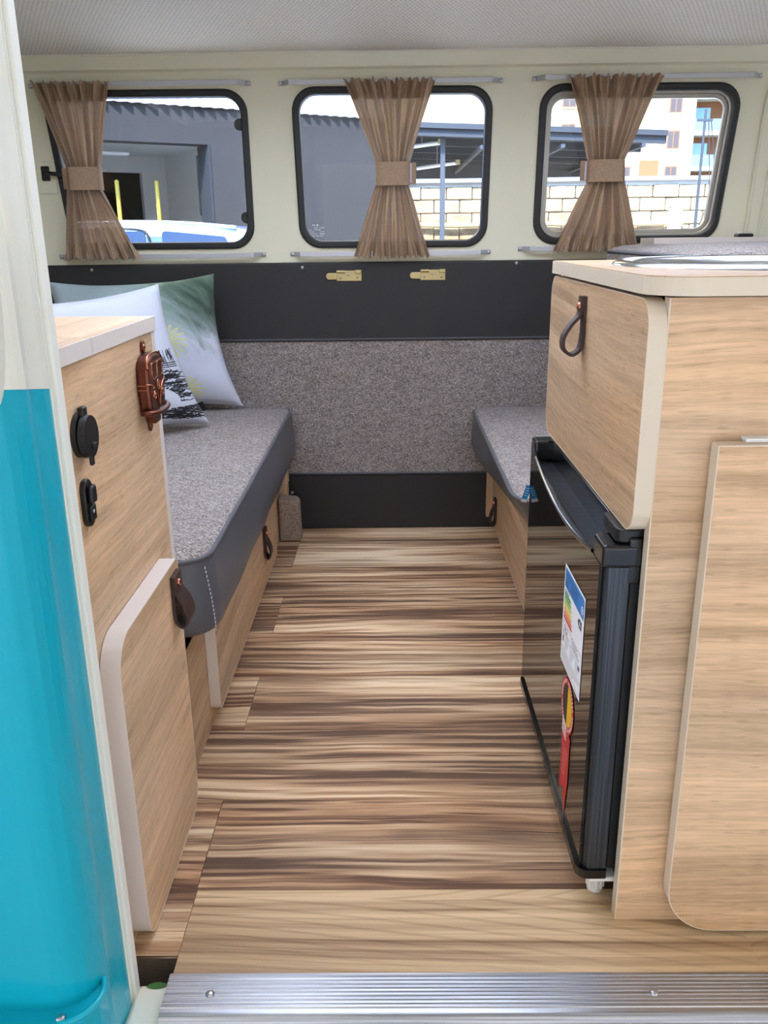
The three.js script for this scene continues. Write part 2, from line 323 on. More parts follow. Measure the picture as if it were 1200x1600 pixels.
// ================================================================ THE SETTING
// ---- floor: slab with the vinyl planks on it
const floor = struct('floor');
part(floor, 'subfloor', box(-1.35, 1.4, -0.06, -0.0045, -0.02, 1.572), M.carpet);
part(floor, 'subfloor', box(-0.262, 1.4, -0.06, -0.0045, 1.572, 1.62), M.carpet);
{
  const rows = [-0.02, 0.126, 0.317, 0.510, 0.700, 0.894, 1.084, 1.277, 1.465, 1.604];
  for (let i = 0; i + 1 < rows.length; i++) {
    const z0 = rows[i], z1 = rows[i + 1], last = i === rows.length - 2, cut = i % 2 === 1;
    const spans = cut ? [[-0.76, -0.263], [-0.263, 0.95]] : last ? [[-0.262, 0.95]] : [[-0.76, 0.46], [0.46, 0.95]];
    if (last) spans.push(null);
    for (const sp of spans) {
      const off = [rnd() * 1.5, rnd() * 1.3];
      if (!sp) { part(floor, 'plank', uvM(box(-0.4, -0.262, -0.0045, 0, z0 + 0.0003, 1.572), 'x', off), M.plank); continue; }
      part(floor, 'plank', uvM(rbox(sp[0] + 0.0003, sp[1] - 0.0003, -0.0045, 0, z0 + 0.0003, z1 - 0.0003, 0.0005, 1), 'x', off), last ? M.plankPale : M.plank);
    }
  }
}
// ---- far wall: cream sheet metal with three window openings
const winPts = [
  [[-0.848, 0.789], [-0.359, 0.787], [-0.361, 1.174], [-0.884, 1.176]],
  [[-0.240, 0.787], [0.255, 0.785], [0.264, 1.174], [-0.249, 1.177]],
  [[0.375, 0.789], [0.860, 0.792], [0.893, 1.174], [0.382, 1.176]],
];
const wallBack = struct('wall_back');
{
  const sh = rrect(-1.4, 1.4, 0.69, 1.32);
  for (const q of winPts) sh.holes.push(roundPoly(insetPoly(q, 0.006), 0.056));
  part(wallBack, 'painted_sheet', ext(sh, 0.03, 0, 8).translate(0, 0, -0.03), M.cream);
  part(wallBack, 'lower_sheet', box(-1.4, 1.4, -0.2, 0.69, -0.03, 0), M.cream);
  // pressed ridge under the roof and the strip that leans out to the headliner
  const rid = new THREE.Shape([V2(0, 1.205), V2(-0.004, 1.214), V2(-0.012, 1.219), V2(-0.014, 1.224), V2(-0.018, 1.246), V2(-0.024, 1.262), V2(0, 1.262)]);
  part(wallBack, 'pressed_ridge', ext(rid, 2.8, 0).rotateY(Math.PI / 2).translate(-1.4, 0, 0), M.cream);
  part(wallBack, 'body_seam', tube([[0.965, 1.20, 0.001], [0.952, 1.12, 0.002], [0.936, 0.83, 0.002], [0.93, 0.78, 0.001]], 0.004, 30), M.cream);
  part(wallBack, 'body_seam', tube([[1.0, 1.20, 0.001], [0.988, 1.12, 0.002], [0.972, 0.83, 0.002], [0.966, 0.78, 0.001]], 0.003, 30), M.cream);
  part(wallBack, 'pressed_panel', rbox(-0.985, -0.868, 0.93, 1.01, -0.004, 0.003, 0.003), M.cream);
}
// ---- ceiling: sagging perforated headliner
{
  const ceiling = struct('ceiling');
  const nx = 90, nz = 60, P = [], I = [], UV = [];
  for (let j = 0; j <= nz; j++) for (let i = 0; i <= nx; i++) {
    const x = -1.38 + 2.76 * i / nx, z = 0.016 + 1.64 * Math.pow(j / nz, 1.7);
    const roll = Math.exp(-Math.pow((z - 0.016) / 0.022, 2)), wob = (vn(x * 3.1 + 9, z * 5, 200, 200, 81) - 0.5) * 0.012 * smooth(0.02, 0.1, z) * (1 - smooth(0.2, 0.5, z));
    const y = 1.262 - 0.014 * (1 - roll) * (1 - smooth(0.05, 0.3, z)) + 0.045 * smooth(0.12, 0.8, z) - 0.03 * smooth(1.1, 1.656, z) + wob;
    P.push(x, y, z); UV.push(x, z);
  }
  const HX = 0.85, HZ0 = 0.55, HZ1 = 1.54;   // opening for the added roof light
  for (let j = 0; j < nz; j++) for (let i = 0; i < nx; i++) { const a = j * (nx + 1) + i, b = a + 1, c = a + nx + 1, d = c + 1; if (Math.abs((P[a * 3] + P[b * 3]) / 2) < HX && (P[a * 3 + 2] + P[c * 3 + 2]) / 2 > HZ0 && (P[a * 3 + 2] + P[c * 3 + 2]) / 2 < HZ1) continue; I.push(a, b, c, b, d, c); }
  const g = new THREE.BufferGeometry(); g.setAttribute('position', new THREE.Float32BufferAttribute(P, 3)); g.setAttribute('uv', new THREE.Float32BufferAttribute(UV, 2)); g.setIndex(I); g.computeVertexNormals();
  part(ceiling, 'headliner', g, M.head);
  part(ceiling, 'headliner_edge', tube([[-1.38, 1.2535, 0.0185], [-0.7, 1.252, 0.019], [0, 1.2535, 0.0185], [0.7, 1.2525, 0.019], [1.38, 1.2535, 0.0185]], 0.003, 60), M.lip);
  const rf = rrect(-1.4, 1.4, -1.70, 0.03); rf.holes.push(rrect(-HX, HX, -HZ1, -HZ0, 0.03));
  part(ceiling, 'roof', ext(rf, 0.045, 0).rotateX(-Math.PI / 2).translate(0, 1.325, 0), M.creamOut);
  // added roof light, unseen, brightens the interior: white frame, milky sheet on top
  const w6 = struct('window_5'), fr = rrect(-HX - 0.04, HX + 0.04, -HZ1 - 0.04, -HZ0 + 0.04, 0.03); fr.holes.push(rrect(-HX, HX, -HZ1, -HZ0, 0.03));
  part(w6, 'added_roof_light_frame', ext(fr, 0.11, 0).rotateX(-Math.PI / 2).translate(0, 1.262, 0), M.white);
  part(w6, 'added_milky_pane', new THREE.PlaneGeometry(2 * HX + 0.04, HZ1 - HZ0 + 0.04).rotateX(-Math.PI / 2).translate(0, 1.374, (HZ0 + HZ1) / 2), M.milky);
}
// ---- the other walls close the van
{
  const wl = struct('wall_left');
  part(wl, 'bulkhead', box(-1.4, -1.36, -0.2, 1.33, -0.03, 1.70), M.cream);
  const wr = struct('wall_right'), sh = rrect(-1.70, 0.03, -0.2, 1.33); sh.holes.push(rrect(-1.56, -0.12, 0.80, 1.24, 0.08));
  part(wr, 'tailgate', ext(sh, 0.04, 0).rotateY(Math.PI / 2).translate(1.36, 0, 0), M.cream);
  const w4 = struct('window_4'); part(w4, 'pane', new THREE.PlaneGeometry(1.45, 0.45).rotateY(Math.PI / 2).translate(1.378, 1.02, 0.84), M.pane);  // added rear window, out of view, brings side light into the van
  const wf = struct('wall_front');
  part(wf, 'header', box(-1.36, 1.36, 1.12, 1.33, 1.63, 1.70), M.creamOut);
  part(wf, 'rear_quarter', box(0.82, 1.36, -0.2, 1.12, 1.63, 1.70), M.creamOut);
  part(wf, 'front_quarter', box(-1.36, -0.42, -0.35, 1.12, 1.63, 1.69), M.creamOut);
}
// ---- windows
winPts.forEach((q, i) => {
  const w = struct('window_' + (i + 1));
  part(w, 'rubber_gasket', frame(roundPoly(insetPoly(q, 0.0), 0.058), insetPoly(q, 0.0185), 0.044, 0.034, 0.0045).translate(0, 0, -0.026), M.rubber, 'black rubber window gasket');
  const inner = i === 2 ? insetPoly(q, 0.030) : insetPoly(q, 0.015);
  if (i === 2) {
    part(w, 'metal_frame', frame(roundPoly(insetPoly(q, 0.016), 0.046), insetPoly(q, 0.024), 0.038, 0.02, 0.002).translate(0, 0, -0.022), M.aluOld, 'worn metal window frame');
    part(w, 'metal_frame', frame(roundPoly(insetPoly(q, 0.023), 0.04), insetPoly(q, 0.034), 0.03, 0.012, 0.002).translate(0, 0, -0.024), M.aluOld, 'worn metal window frame');
    part(w, 'sliding_stile', rbox(0.600, 0.609, 0.82, 1.145, -0.022, -0.009, 0.002), M.aluOld);
    part(w, 'slide_catch', rbox(0.603, 0.620, 0.842, 0.872, -0.010, 0.006, 0.004), M.black, 'black sliding window catch');
  }
  part(w, 'pane', new THREE.ShapeGeometry(roundPoly(inner, i === 2 ? 0.03 : 0.045), 8).translate(0, 0, -0.014), M.pane);
  if (i > 0) {   // small maker's marking etched in the lower left corner
    const x = i === 1 ? -0.196 : 0.412, y = i === 1 ? 0.832 : 0.842;
    const t = canvasTex(256, 192, (c) => { c.clearRect(0, 0, 256, 192); c.strokeStyle = '#fff'; c.fillStyle = '#fff'; c.lineWidth = 5; c.beginPath(); c.moveTo(70, 30); c.lineTo(110, 30); c.stroke(); c.beginPath(); c.arc(140, 30, 9, 0, 7); c.stroke(); for (let r = 0; r < 5; r++) for (let k = 0; k < 9; k++) if (rnd() > 0.25) c.fillRect(20 + k * 24 + rnd() * 6, 60 + r * 26, 12 + rnd() * 10, 7); });
    const m = part(w, 'glass_marking', new THREE.PlaneGeometry(0.05, 0.038).translate(x, y, -0.0122), std({ map: t, transparent: true, alphaTest: 0.3, roughness: 0.8 }));
    m.castShadow = false;
  }
  if (i === 0) {
    for (const [x, y] of [[-0.385, 1.091], [-0.381, 0.866]]) part(w, 'hinge_clip', boardZ(x - 0.012, x + 0.016, y - 0.015, y + 0.015, -0.012, 0.004, [0.014, 0.003, 0.003, 0.014], 0.002), M.black, 'black hinge clip on the glass');
    part(w, 'latch', rbox(-0.905, -0.884, 0.962, 0.998, 0.0, 0.009, 0.003), M.black, 'black window latch');
    part(w, 'latch', tube([[-0.89, 0.98, 0.01], [-0.875, 0.979, 0.02], [-0.85, 0.975, 0.018], [-0.835, 0.974, 0.008]], 0.005, 24), M.black, 'black window latch lever');
  }
});

// ================================================================ DOOR PILLAR AND SILL
{
  const p = thing('door_pillar', 'glossy door pillar at the left edge, cream above and turquoise below', 'pillar', [-0.32, -0.35, 1.66]);
  const prof = (o) => { const s = new THREE.Shape(); s.moveTo(-0.33, -1.62); s.lineTo(-0.306 + o, -1.62); s.quadraticCurveTo(-0.302 + o, -1.628, -0.303 + o, -1.640); s.quadraticCurveTo(-0.305 + o, -1.655, -0.3045 + o, -1.668); s.quadraticCurveTo(-0.3015 + o, -1.675, -0.302 + o, -1.682); s.quadraticCurveTo(-0.3035 + o, -1.694, -0.306 + o, -1.700); s.quadraticCurveTo(-0.312 + o, -1.722, -0.345 + o, -1.728 - o); s.lineTo(-0.95, -1.735 - o); s.lineTo(-0.95, -1.65); s.lineTo(-0.33, -1.65); s.closePath(); return s; };
  const col = (y0, y1, o) => ext(prof(o), y1 - y0, 0, 14).rotateX(-Math.PI / 2).translate(0, y0, 0);
  const tilt = (g) => { const q = g.attributes.position; for (let i = 0; i < q.count; i++) if (q.getY(i) > 0.6 && q.getY(i) < 0.8) q.setY(i, q.getY(i) + (q.getZ(i) - 1.64) * 0.16); return g; };
  part(p, 'turquoise_panel', tilt(col(-0.35, 0.700, 0)), M.turquoise, 'turquoise painted lower panel');
  part(p, 'cream_panel', tilt(col(0.6945, 1.32, 0.0008)), M.creamOut, 'cream painted upper panel');
  part(p, 'seal_lip', rbox(-0.3045, -0.2985, -0.16, 1.30, 1.606, 1.622, 0.0025), M.lip, 'pale door seal lip');
  part(p, 'seam_flange', rbox(-0.33, -0.303, -0.16, 1.30, 1.612, 1.626, 0.002), M.lip);
  // raised pressing at the waist, step lip at the foot
  part(p, 'waist_pressing', new THREE.SphereGeometry(0.03, 24, 16).scale(0.35, 3.6, 1.0).translate(-0.3125, 0.80, 1.712), M.creamOut);
  part(p, 'step_lip', ext(new THREE.Shape([V2(-0.303, -1.685), V2(-0.2965, -1.703), V2(-0.298, -1.720), V2(-0.308, -1.736), V2(-0.33, -1.750), V2(-0.38, -1.764), V2(-0.95, -1.78), V2(-0.95, -1.70), V2(-0.4, -1.70)].reverse()), 0.14, 0.003).rotateX(-Math.PI / 2).translate(0, -0.05, 0), M.turquoise);
  part(p, 'step_rim', tube([[-0.302, 0.092, 1.692], [-0.298, 0.092, 1.704], [-0.2995, 0.092, 1.719], [-0.309, 0.092, 1.735], [-0.331, 0.092, 1.748], [-0.381, 0.092, 1.762], [-0.6, 0.092, 1.77]], 0.0035, 60), M.turquoise);
  part(p, 'screw', screwGeo([-0.330, 0.0915, 1.738], 'y', 0.005), M.screw);
}
{
  const s = thing('sill_plate', 'ribbed aluminium tread plate screwed along the door sill', 'sill plate', [0.27, -0.001, 1.63]);
  const pr = new THREE.Shape(), rib = 9; pr.moveTo(-1.602, 0); pr.lineTo(-1.602, 0.004);
  for (let i = 0; i < rib; i++) { const z = 1.604 + i * 0.0052; pr.lineTo(-z, 0.0042); pr.lineTo(-z - 0.0008, 0.0056); pr.lineTo(-z - 0.0034, 0.0056); pr.lineTo(-z - 0.0042, 0.0042); }
  pr.lineTo(-1.655, 0.0042); pr.quadraticCurveTo(-1.660, 0.004, -1.662, -0.004); pr.lineTo(-1.662, -0.02); pr.lineTo(-1.659, -0.02); pr.lineTo(-1.657, 0.0); pr.closePath();
  const g = ext(pr, 1.08, 0, 6).rotateY(Math.PI / 2).translate(-0.263, 0, 0);
  part(s, 'tread', uvM(g, 'x'), M.alu);
  for (const x of [-0.211, 0.289, 0.77]) part(s, 'screw', screwGeo([x, 0.0062, 1.632], 'y', 0.005), M.screw);
  const step = struct('trim_1');
  part(step, 'sill_flange', rbox(-0.305, 0.9, -0.12, -0.012, 1.60, 1.705, 0.008), M.creamOut);
  part(step, 'well_sheet', box(-0.45, -0.262, -0.075, -0.066, 1.50, 1.62), M.creamOut);
  const lf = thing('dry_leaf', 'small green leaf caught in the gap beside the sill', 'leaf', [-0.275, -0.012, 1.60]);
  const q = new THREE.Shape(); q.moveTo(0, 0); q.quadraticCurveTo(0.010, 0.008, 0.026, 0.002); q.quadraticCurveTo(0.012, -0.007, 0, 0);
  part(lf, 'blade', ext(q, 0.0008, 0).rotateX(-1.2).translate(-0.292, -0.0112, 1.606), M.leaf);
}

// ================================================================ UPHOLSTERED WALL PANEL
{
  const w = thing('wall_upholstery', 'black vinyl and grey tweed upholstered panel below the windows', 'wall panel', [0, 0, 0.006]);
  part(w, 'vinyl_band', uvM(rbox(-1.2, 1.2, 0.545, 0.751, 0.0, 0.012, 0.005, 3)), M.vinyl, 'black vinyl upper band');
  part(w, 'piping', tube([[-1.2, 0.5475, 0.012], [0, 0.5475, 0.012], [1.2, 0.5475, 0.012]], 0.004, 20), M.piping);
  part(w, 'tweed_band', uvM(rbox(-1.2, 1.2, 0.166, 0.546, 0.0, 0.0105, 0.004, 2)), M.tweed, 'grey tweed middle band');
  part(w, 'piping', tube([[-1.2, 0.167, 0.0115], [0, 0.167, 0.0115], [1.2, 0.167, 0.0115]], 0.0035, 20), M.piping);
  part(w, 'vinyl_band', uvM(rbox(-1.2, 1.2, 0.0, 0.168, 0.0, 0.011, 0.004, 2)), M.vinyl, 'black vinyl lower band');
  for (const [x, y] of [[-0.236, 0.738], [0.335, 0.743], [-0.291, 0.111], [-0.80, 0.738]]) part(w, 'screw', screwGeo([x, y, 0.0125], 'z', 0.0045), M.screw);
}
// brass latches
[[-0.173, 'brass barrel latch on the black wall panel, left of the two'], [0.051, 'brass barrel latch on the black wall panel, right of the two']].forEach(([x, label]) => {
  const l = thing('barrel_latch', label, 'latch', [x + 0.047, 0.716, 0.012], 'brass latches under the middle window');
  part(l, 'plate', rbox(x + 0.028, x + 0.095, 0.702, 0.729, 0.0115, 0.0140, 0.001), M.brass);
  part(l, 'tongue', boardZ(x, x + 0.03, 0.706, 0.723, 0.0125, 0.0165, [0.008, 0.001, 0.001, 0.008], 0.001), M.brass);
  part(l, 'barrel', cyl([x + 0.040, 0.7265, 0.0165], 'x', 0.004, 0.022, 14), M.brass);
  part(l, 'catch', rbox(x + 0.078, x + 0.095, 0.7215, 0.7305, 0.013, 0.020, 0.0015), M.brass);
  for (const [dx, dy] of [[0.038, 0.711], [0.060, 0.718], [0.084, 0.711]]) part(l, 'screw', screwGeo([x + dx, dy, 0.0145], 'z', 0.0032), M.screw);
});

// ================================================================ CURTAINS AND RODS
function rod(label, x0, x1, y) {
  const r = thing('curtain_rod', label, 'curtain rod', [(x0 + x1) / 2, y - 0.006, 0.0], 'flat aluminium curtain rods');
  part(r, 'bar', rbox(x0 + 0.028, x1 - 0.028, y - 0.0065, y + 0.0055, 0.0225, 0.0250, 0.001), M.aluRod);
  for (const [x, s] of [[x0, 1], [x1, -1]]) {
    const b = new THREE.Shape([V2(0, 0.0), V2(0.012, 0.0), V2(0.03, 0.0225), V2(0.042, 0.0225), V2(0.042, 0.0250), V2(0.029, 0.0250), V2(0.011, 0.0025), V2(0, 0.0025)]);
    const g = ext(b, 0.012, 0.0004).rotateX(Math.PI / 2);            // shape y -> world z
    if (s < 0) { g.rotateZ(Math.PI); g.translate(0, -0.012, 0); }
    part(r, 'end_bracket', g.translate(x - s * 0.006, y + 0.0065, 0.0008), M.aluRod);
    part(r, 'screw', screwGeo([x, y, 0.0042], 'z', 0.005), M.screw);
  }
}
rod('aluminium curtain rod above the left window', -0.905, -0.355, 1.186);
rod('aluminium curtain rod above the middle window', -0.274, 0.281, 1.184);
rod('aluminium curtain rod above the right window', 0.365, 0.929, 1.187);
rod('aluminium curtain rod below the left window', -0.880, -0.338, 0.772);
rod('aluminium curtain rod below the middle window', -0.262, 0.261, 0.772);
rod('aluminium curtain rod below the right window', 0.344, 0.90, 0.779);

function curtain(label, c, flapSide, ph) {
  const t = thing('curtain', label, 'curtain', [(c.w[0] + c.w[1]) / 2, c.bot[2], 0.03], 'tied brown curtains');
  const yT = c.top[2], yB = c.bot[2], yw1 = c.yw[0], yw2 = c.yw[1];
  const at = (y) => {   // left and right edge at a height
    const mix = (a, b, k) => [lerp(a[0], b[0], k), lerp(a[1], b[1], k)];
    if (y > yw1) { const k = (yT - y) / (yT - yw1); return mix(c.top, c.w, Math.pow(k, 0.92)); }
    if (y > yw2) return mix(c.w, c.w2, (yw1 - y) / (yw1 - yw2));
    const k = (yw2 - y) / (yw2 - yB); return mix(c.w2, c.bot, Math.pow(k, 0.95));
  };
  const wd = (y) => { const [a, b] = at(y); return b - a; };
  const wave = (s, y) => {
    const tie = clamp(1 - Math.abs(y - (yw1 + yw2) / 2) / 0.2), end = smooth(yT - 0.05, yT - 0.01, y) + smooth(yB + 0.05, yB + 0.01, y);
    const q = s + 0.025 * Math.sin(5 * s + ph) + 0.012 * Math.sin(y * 17 + s * 9 + ph);
    const a = Math.sin(q * 6.2832 * 6.5 + ph), b = Math.sin(q * 6.2832 * 11 + ph * 2 + 2.2 * Math.sin(y * 6)), d = Math.sin(q * 6.2832 * 17 + 3 * ph + y * 25);
    const sharp = (v) => Math.sign(v) * Math.pow(Math.abs(v), 0.75);
    return (0.0125 * sharp(a) + 0.0055 * b * (1 - 0.4 * end) + end * 0.005 * d) * (0.85 + 0.35 * tie) * (0.7 + 0.3 * wd(y) / 0.2) + 0.0015 * d;
  };
  const edgeY = (s, y) => { const e = Math.max(smooth(yT - 0.03, yT, y), smooth(yB + 0.03, yB, y)); return e * 0.0035 * (Math.sin(s * 6.2832 * 13 + ph * 3) + 0.6 * Math.sin(s * 6.2832 * 21 + ph)); };
  function sheet(y0, y1, ny, dz, nx = 150) {
    const P = [], UV = [], I = [];
    for (let j = 0; j <= ny; j++) for (let i = 0; i <= nx; i++) {
      const s = i / nx, y = lerp(y0, y1, j / ny), [a, b] = at(y);
      const bunch = s + 0.012 * Math.sin(s * 6.2832 * 6.5 + ph + 1.2) * Math.sin(Math.PI * s);
      P.push(lerp(a, b, bunch), y + edgeY(s, y), 0.042 + wave(s, y) + dz); UV.push(s * 0.42, y);
    }
    for (let j = 0; j < ny; j++) for (let i = 0; i < nx; i++) { const a = j * (nx + 1) + i, b = a + 1, k = a + nx + 1, d = k + 1; I.push(a, k, b, b, k, d); }
    const g = new THREE.BufferGeometry(); g.setAttribute('position', new THREE.Float32BufferAttribute(P, 3)); g.setAttribute('uv', new THREE.Float32BufferAttribute(UV, 2)); g.setIndex(I); g.computeVertexNormals(); return g;
  }
  part(t, 'cloth', sheet(c.hem[0], c.hem[1], 70, 0), M.cloth, 'thin brown cloth gathered in folds');
  part(t, 'heading', mergeGeometries([sheet(yT, c.hem[0] - 0.001, 14, 0.0012), sheet(yT, c.hem[0] - 0.001, 14, -0.0016)]), M.clothHem, 'gathered heading pocket');
  part(t, 'hem', mergeGeometries([sheet(c.hem[1] + 0.001, yB, 14, 0.0012), sheet(c.hem[1] + 0.001, yB, 14, -0.0016)]), M.clothHem, 'gathered bottom hem');
  const cx = (c.w[0] + c.w[1]) / 2, rx = (c.w[1] - c.w[0]) / 2 + 0.001, rz = 0.0215, el = (k) => { const s = new THREE.Shape(); for (let i = 0; i <= 40; i++) { const a = i / 40 * 2 * Math.PI, ca = Math.cos(a), sa = Math.sin(a), X = Math.sign(ca) * Math.pow(Math.abs(ca), 0.6) * (rx - k), Y = Math.sign(sa) * Math.pow(Math.abs(sa), 0.75) * (rz - k); i ? s.lineTo(X, Y) : s.moveTo(X, Y); } return s; };
  const ring = el(0); ring.holes.push(el(0.002));
  const tb = part(t, 'tieback', uvM(ext(ring, yw1 - yw2, 0.0005).rotateX(-Math.PI / 2).translate(cx, yw2, 0.042), 'x'), M.clothHem, 'plain tieback band');
  const ex = flapSide > 0 ? c.w[1] : c.w[0];
  part(tb, 'tie_end', flapSide > 0 ? rbox(ex - 0.004, ex + 0.017, yw2 + 0.004, yw1 - 0.001, 0.036, 0.0395, 0.001) : rbox(ex - 0.017, ex + 0.004, yw2 + 0.004, yw1 - 0.001, 0.036, 0.0395, 0.001), M.clothHem);
  part(tb, 'fastening_strip', flapSide > 0 ? rbox(ex - 0.001, ex + 0.006, yw2 + 0.006, yw1 - 0.003, 0.0385, 0.0415, 0.001) : rbox(ex - 0.006, ex + 0.001, yw2 + 0.006, yw1 - 0.003, 0.0385, 0.0415, 0.001), M.velcro, 'pale fastening strip');
}
curtain('brown tied curtain at the left window, above the pillows', { top: [-0.886, -0.691, 1.187], w: [-0.822, -0.737], w2: [-0.826, -0.739], yw: [0.991, 0.936], bot: [-0.852, -0.657, 0.767], hem: [1.145, 0.806] }, -1, 0.4);
curtain('brown tied curtain hanging across the middle window', { top: [-0.114, 0.117, 1.185], w: [-0.036, 0.050], w2: [-0.037, 0.048], yw: [0.994, 0.938], bot: [-0.096, 0.102, 0.763], hem: [1.143, 0.801] }, 1, 2.1);
curtain('brown tied curtain at the right window, behind the sink', { top: [0.442, 0.677, 1.187], w: [0.502, 0.593], w2: [0.504, 0.597], yw: [0.993, 0.940], bot: [0.425, 0.642, 0.773], hem: [1.139, 0.812] }, -1, 4.0);

// ================================================================ BENCHES
function cushion(name, label, x0, x1, z0, z1, r, yb, yt, bulge, sideMat = M.vinylGrey, tuck = 0) {
  const c = thing(name, label, 'cushion', [(x0 + x1) / 2, yb, (z0 + z1) / 2]);
  const lop = (x) => 0.002 * Math.sin(x * 9);
  const topR = [[0.0, yt - 0.012], [0.004, yt - 0.007], [0.012, yt - 0.003], [0.03, yt + 0.001], [0.07, yt + 0.005], [0.13, yt + 0.007], [0.2, yt + 0.008]].map(([d, y]) => planLoop(x0, x1, z0, z1, r, d, y).map(([a, b, e]) => [a, b + lop(a + e * 1.7) * smooth(0, 0.05, d), e]));
  const gt = loft(topR, false, true, (q) => [q[0], q[2]]);
  part(c, 'top_cover', gt, M.tweed, 'grey tweed top');
  const sideR = [[0.0, yt - 0.012], [-0.004, yt - 0.02], [-0.5 * bulge, yt - 0.05], [-bulge, lerp(yb, yt, 0.35)], [-bulge * 0.9, yb + 0.012], [-bulge * 0.3, yb + 0.002], [0.01, yb]].map(([d, y], k) => planLoop(x0, x1, z0, z1, r, d, y).map(([a, b, e]) => [a + (k ? 0.0015 * Math.sin(e * 23 + k) : 0) + (a < (x0 + x1) / 2 ? tuck * smooth(z0, z1, e) * clamp((yt - 0.012 - b) / (yt - yb)) : 0), b, e]));
  part(c, 'side_band', loft(sideR, false, true, (q) => [q[0] + q[2], q[1]]), sideMat, sideMat === M.tweed ? 'grey tweed side' : 'dark grey vinyl side');
  part(c, 'piping', tube(planLoop(x0, x1, z0, z1, r, -0.001, yt - 0.011, 10, 8), 0.0042, 300, true, 8), M.vinylGrey);
  return c;
}
{
  const b = thing('bench', 'oak laminate bench base under the left cushion', 'bench', [-0.57, 0, 0.62]);
  part(b, 'front_panel', uvM(box(-0.339, -0.321, 0.0, 0.232, 0.085, 1.2103), 'z', [0.1, 0.2]), M.oakB);
  part(b, 'top_board', uvM(box(-0.80, -0.321, 0.212, 0.232, 0.02, 1.206), 'z'), M.oakB);
  part(b, 'end_panel', uvM(box(-0.80, -0.340, 0.0, 0.211, 0.085, 0.103), 'x'), M.oakB);
  part(b, 'end_panel', uvM(box(-0.80, -0.340, 0.0, 0.211, 1.188, 1.206), 'x'), M.oakB);
  part(b, 'cleat', uvM(rbox(-0.34, -0.297, 0.150, 0.232, 0.022, 0.060, 0.001), 'y'), M.oak);
  part(b, 'cleat', uvM(rbox(-0.34, -0.299, 0.072, 0.149, 0.022, 0.060, 0.001), 'y'), M.oak);
  const d = bandedX(b, 'door', -0.3205, -0.3025, 0.032, 0.224, 0.30, 1.070, [0.012, 0.002, 0.002, 0.002], M.oakB, 'z', [0.35, 0.07]);
  strapOn(d, -0.3025, 0.172, 0.50, 1, 0.030, 1.0, 0.55);
  const c = cushion('bench_cushion', 'long grey tweed cushion on the left bench', -0.80, -0.281, 0.014, 1.1965, [0.03, 0.055, 0.05, 0.03], 0.2335, 0.367, 0.013);
  // stitched seam at the near corner
  const st = []; for (let i = 0; i < 16; i++) { const y = 0.345 - i * 0.0064, f = i / 15; st.push(new THREE.CapsuleGeometry(0.0009, 0.003, 2, 6).translate(-0.2835 + 0.0125 * Math.sin(f * 1.6), y, 1.1845 + 0.0135 * Math.sin(f * 1.6))); }
  part(c, 'stitching', mergeGeometries(st), M.velcro, 'pale stitched seam').userData.kind = 'stuff';
}
{
  const b = thing('bench', 'oak laminate bench base under the right cushion, behind the fridge', 'bench', [0.52, 0, 0.48]);
  part(b, 'front_panel', uvM(box(0.300, 0.318, 0.0, 0.232, 0.014, 0.93), 'z', [0.5, 0.4]), M.oakB);
  part(b, 'top_board', uvM(box(0.268, 0.82, 0.222, 0.2425, 0.014, 0.93), 'z'), M.oakB);
  part(b, 'end_panel', uvM(box(0.319, 0.82, 0.0, 0.221, 0.912, 0.93), 'x'), M.oakB);
  part(b, 'cleat', uvM(rbox(0.270, 0.2995, 0.04, 0.221, 0.014, 0.036, 0.001), 'y'), M.oak);
  const d = bandedX(b, 'door', 0.2820, 0.2995, 0.042, 0.214, 0.06, 0.70, [0.015, 0.002, 0.002, 0.05], M.oakB, 'z', [0.15, 0.33]);
  strapOn(d, 0.2820, 0.135, 0.165, -1, 0.030, 1.0, 0.55);
  cushion('bench_cushion', 'short grey tweed cushion on the right bench behind the fridge', 0.226, 0.80, 0.014, 0.915, [0.09, 0.03, 0.03, 0.04], 0.2435, 0.362, 0.004, M.vinylGrey, 0.075);
}
{
  const w = thing('carpeted_box', 'small brown carpeted box on the floor beside the left bench', 'box', [-0.285, 0, 0.09]);
  part(w, 'carpet_cover', uvM(ext(roundPoly([[-0.318, 0.0005], [-0.259, 0.0005], [-0.262, 0.118], [-0.318, 0.124]], [0, 0.004, 0.016, 0]), 0.060, 0.006).translate(0, 0, 0.064)), M.carpet);
}

